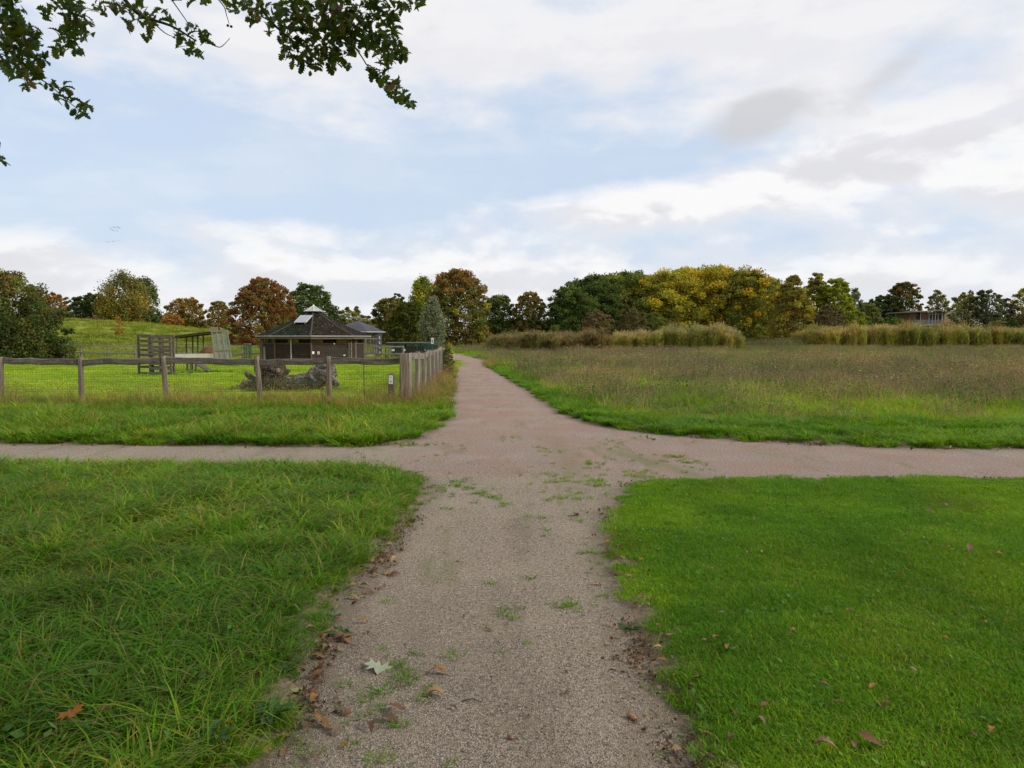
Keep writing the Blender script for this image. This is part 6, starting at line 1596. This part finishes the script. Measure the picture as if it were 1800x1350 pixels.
def along(edge, n, lo, hi, size, lab, grp, lift):
    E = [G(*q) for q in edge]; E = np.array(catmull(E, 10))
    for _ in range(n):
        k_ = r5.integers(0, len(E) - 1); q = E[k_] + (E[k_ + 1] - E[k_]) * r5.random(); x = q[0] + r5.normal((lo + hi) / 2, (hi - lo) / 2.5); y = q[1] + r5.normal(0, .1)
        g_ = max(0., float(ground_z([x], [y])[0]))
        ki = r5.integers(0, 12); o = obj('fallen_leaf', fl[ki], None, (x, y, g_ + lift), (r5.normal(0, .3), r5.normal(0, .3), r5.uniform(0, 6.28))); o.scale = (r5.uniform(*size),) * 3; tag(o, lab.replace('brown oak', CWORD[ki % 6] + ' oak').replace('dry leaf', CWORD[ki % 6] + ' dry leaf') + (' ' + zone(y) if y < 9 else ''), 'leaf', grp)
along([(500, 1340), (528, 1230), (572, 1120), (625, 1035), (688, 962)], 70, -.04, .16, (.04, .085), 'brown oak leaf at the grassy left gravel edge', LGp, .012)
along([(1052, 940), (1068, 990), (1098, 1080), (1130, 1180), (1165, 1260), (1190, 1340)], 60, -.08, .25, (.03, .065), 'brown oak leaf at the ragged lawn edge', RGp, .02)
along([(1120, 772), (1300, 779), (1500, 787), (1790, 792)], 22, -.2, .2, (.06, .12), 'dry leaf along the far kerb of the right hand asphalt branch', VGp, .02)
along([(0, 783), (300, 786), (560, 788), (690, 786), (740, 772)], 22, -.2, .2, (.06, .11), 'dry leaf along the far edge of the left gravel branch', 'dead leaves along the left branch', .015)
for _ in range(44):
    ki = r5.integers(0, 12); py_2 = 812 + 500 * r5.random() ** 1.6; put_leaf(r5.uniform(620, 1100), py_2, r5.uniform(.02, .05), 'small %s leaf crumb on the open gravel %s' % (CWORD[ki % 6], zone(G(900, py_2)[1])), fl[ki], CGp)
for _ in range(50):
    px, py = r5.uniform(1130, 1790), 860 + 480 * r5.random() ** 1.3
    if px > 1110 + (py - 850) * .28: ki = r5.integers(0, 12); put_leaf(px, py, r5.uniform(.03, .06), 'small %s leaf lying in the mown lawn %s' % (CWORD[ki % 6], zone(G(px, py)[1])), fl[ki], WGp, .032)
# acorns
AC = simple('acorn_brown', (.24, .12, .07), .4, .25, 40, spec=.4)
ab = MB(); ab.ball((0, 0, 0), 1, 10, 7, (1, 1.45, 1)); acme = bpy.data.meshes.new('acorn'); acme.from_pydata(ab.v, [], ab.f); acme.materials.append(AC); acme.polygons.foreach_set('use_smooth', np.ones(len(acme.polygons), bool))
def acorn(px, py, label, group=None):
    x, y = G(px, py); s_ = r5.uniform(.010, .013); o = obj('acorn', acme, None, (x, y, max(0, float(ground_z([x], [y])[0])) + s_ * .9), (0, 0, r5.uniform(0, 6.28))); o.scale = (s_,) * 3; tag(o, label, 'acorn', group)
for px, py, lab in ((1108, 1262, 'left acorn of the pair on the right of the gravel'), (1114, 1266, 'right acorn of the pair on the right of the gravel'), (580, 1138, 'reddish acorn by the left edge of the gravel'), (897, 1299, 'acorn lying alone low in the middle of the path'), (1127, 1127, 'acorn at the lawn edge beside the ragged tuft'), (805, 988, 'acorn far up the gravel left of centre'), (1083, 1012, 'acorn beside the narrow waist of the lawn edge'), (1237, 1140, 'pale acorn in the lawn'), (1290, 1156, 'grey acorn deeper in the lawn')): acorn(px, py, lab)
# twig on the gravel
tx0, ty0 = G(812, 1234); tx1, ty1 = G(848, 1236)
b = MB(); b.tube([(tx0, ty0, .006), ((tx0 + tx1) / 2, ty0 + .008, .012), (tx1, ty1, .006)], [.003, .0028, .002], 5); tag(b.build('twig', BARK, None), 'thin dark twig lying across the gravel', 'twig')
# broad leaved plants
PLM = []
for i in range(3):
    n = 9; v = []; f = []
    for k_ in range(n):
        q = k_ / (n - 1); w_ = .20 * math.sin(math.pi * min(1, q * .92 + .04)) ** .8; zz = .62 * q - .35 * q ** 2.2 + .05 * i; v += [(-w_, q, zz + w_ * .35), (0, q, zz), (w_, q, zz + w_ * .35)]
    for k_ in range(n - 1): a = k_ * 3; f += [(a, a + 1, a + 4, a + 3), (a + 1, a + 2, a + 5, a + 4)]
    PLM.append(np_mesh('leaf', np.array(v), np.array(f), OAKLEAF, np.tile(((.060, .150, .022), (.075, .165, .030), (.050, .125, .022))[i], (len(v), 1)), True))
def rosette(px, py, size, n, label, up=1.0, name='plantain'):
    x, y = G(px, py); e_ = empty(name, (x, y, max(0, float(ground_z([x], [y])[0])))); tag(e_, label, 'plant', 'broad leaved weeds by the path')
    for i in range(n):
        o = bpy.data.objects.new('leaf', PLM[i % 3]); COL.objects.link(o); o.parent = e_; s_ = size * r5.uniform(.7, 1.15); o.scale = (s_ * r5.uniform(.7, 1.1), s_, s_ * up * r5.uniform(.8, 1.4)); o.rotation_euler = (r5.normal(0, .1), r5.normal(0, .1), 6.283 * i / n + r5.normal(0, .25))
rosette(476, 1285, .105, 15, 'bright green plantain rosette at the lower left edge of the gravel', 1.5)
rosette(508, 1190, .085, 9, 'smaller plantain rosette higher up the left edge of the gravel', 1.2)
rosette(365, 1342, .12, 11, 'broad leaved dock in the grass at the bottom of the picture', 1.6, 'dock_plant')
rosette(1104, 1104, .075, 9, 'flat pale weed rosette at the ragged lawn edge', .4, 'dandelion')
rosette(1245, 1268, .08, 7, 'small pale dandelion in the lower lawn edge', .5, 'dandelion')
rosette(600, 1118, .09, 8, 'low green weed beside the blue green fallen leaf', .6, 'dandelion')
rosette(35, 1160, .14, 7, 'pale nettle like weed in the long grass at the left edge', 1.2, 'dock_plant')
# flock of birds
BIRD = simple('bird_grey', (.10, .10, .11), .8)
bv = [(0, -.16, 0), (.035, .02, 0), (0, .22, .01), (-.035, .02, 0), (0, .02, .05), (0, .02, -.05), (.30, .10, .10), (.30, -.02, .10), (.62, .0, .03), (-.30, .10, .10), (-.30, -.02, .10), (-.62, .0, .03), (.30, .04, .085), (-.30, .04, .085)]
bf = [(0, 1, 4), (1, 2, 4), (2, 3, 4), (3, 0, 4), (1, 0, 5), (2, 1, 5), (3, 2, 5), (0, 3, 5), (1, 2, 6), (1, 6, 7), (0, 1, 7), (6, 8, 7), (3, 9, 2), (3, 10, 9), (0, 10, 3), (9, 10, 11), (1, 12, 6), (3, 9, 13)]
bme = bpy.data.meshes.new('bird'); bme.from_pydata(bv, [], bf); bme.materials.append(BIRD)
for i, (px, py) in enumerate(((194, 401.5), (196, 404), (199, 405), (197, 400.5), (200, 398.5), (201.5, 400.5), (203.5, 399.5), (207.5, 399.5), (210, 400.5), (212, 401.5), (207, 402.5), (203.5, 405.5), (206, 407), (188, 425), (192.5, 425.5), (199, 424.5), (204.5, 423.5), (210.5, 423.5))):
    o = obj('bird', bme, None, tuple(P(px, py, 260)), (r5.normal(0, .15), r5.normal(0, .35), r5.uniform(.6, 1.6))); o.scale = (1.0,) * 3; tag(o, 'tiny distant bird of the flock in the sky above the mound', 'bird', 'flock of birds over the mound')
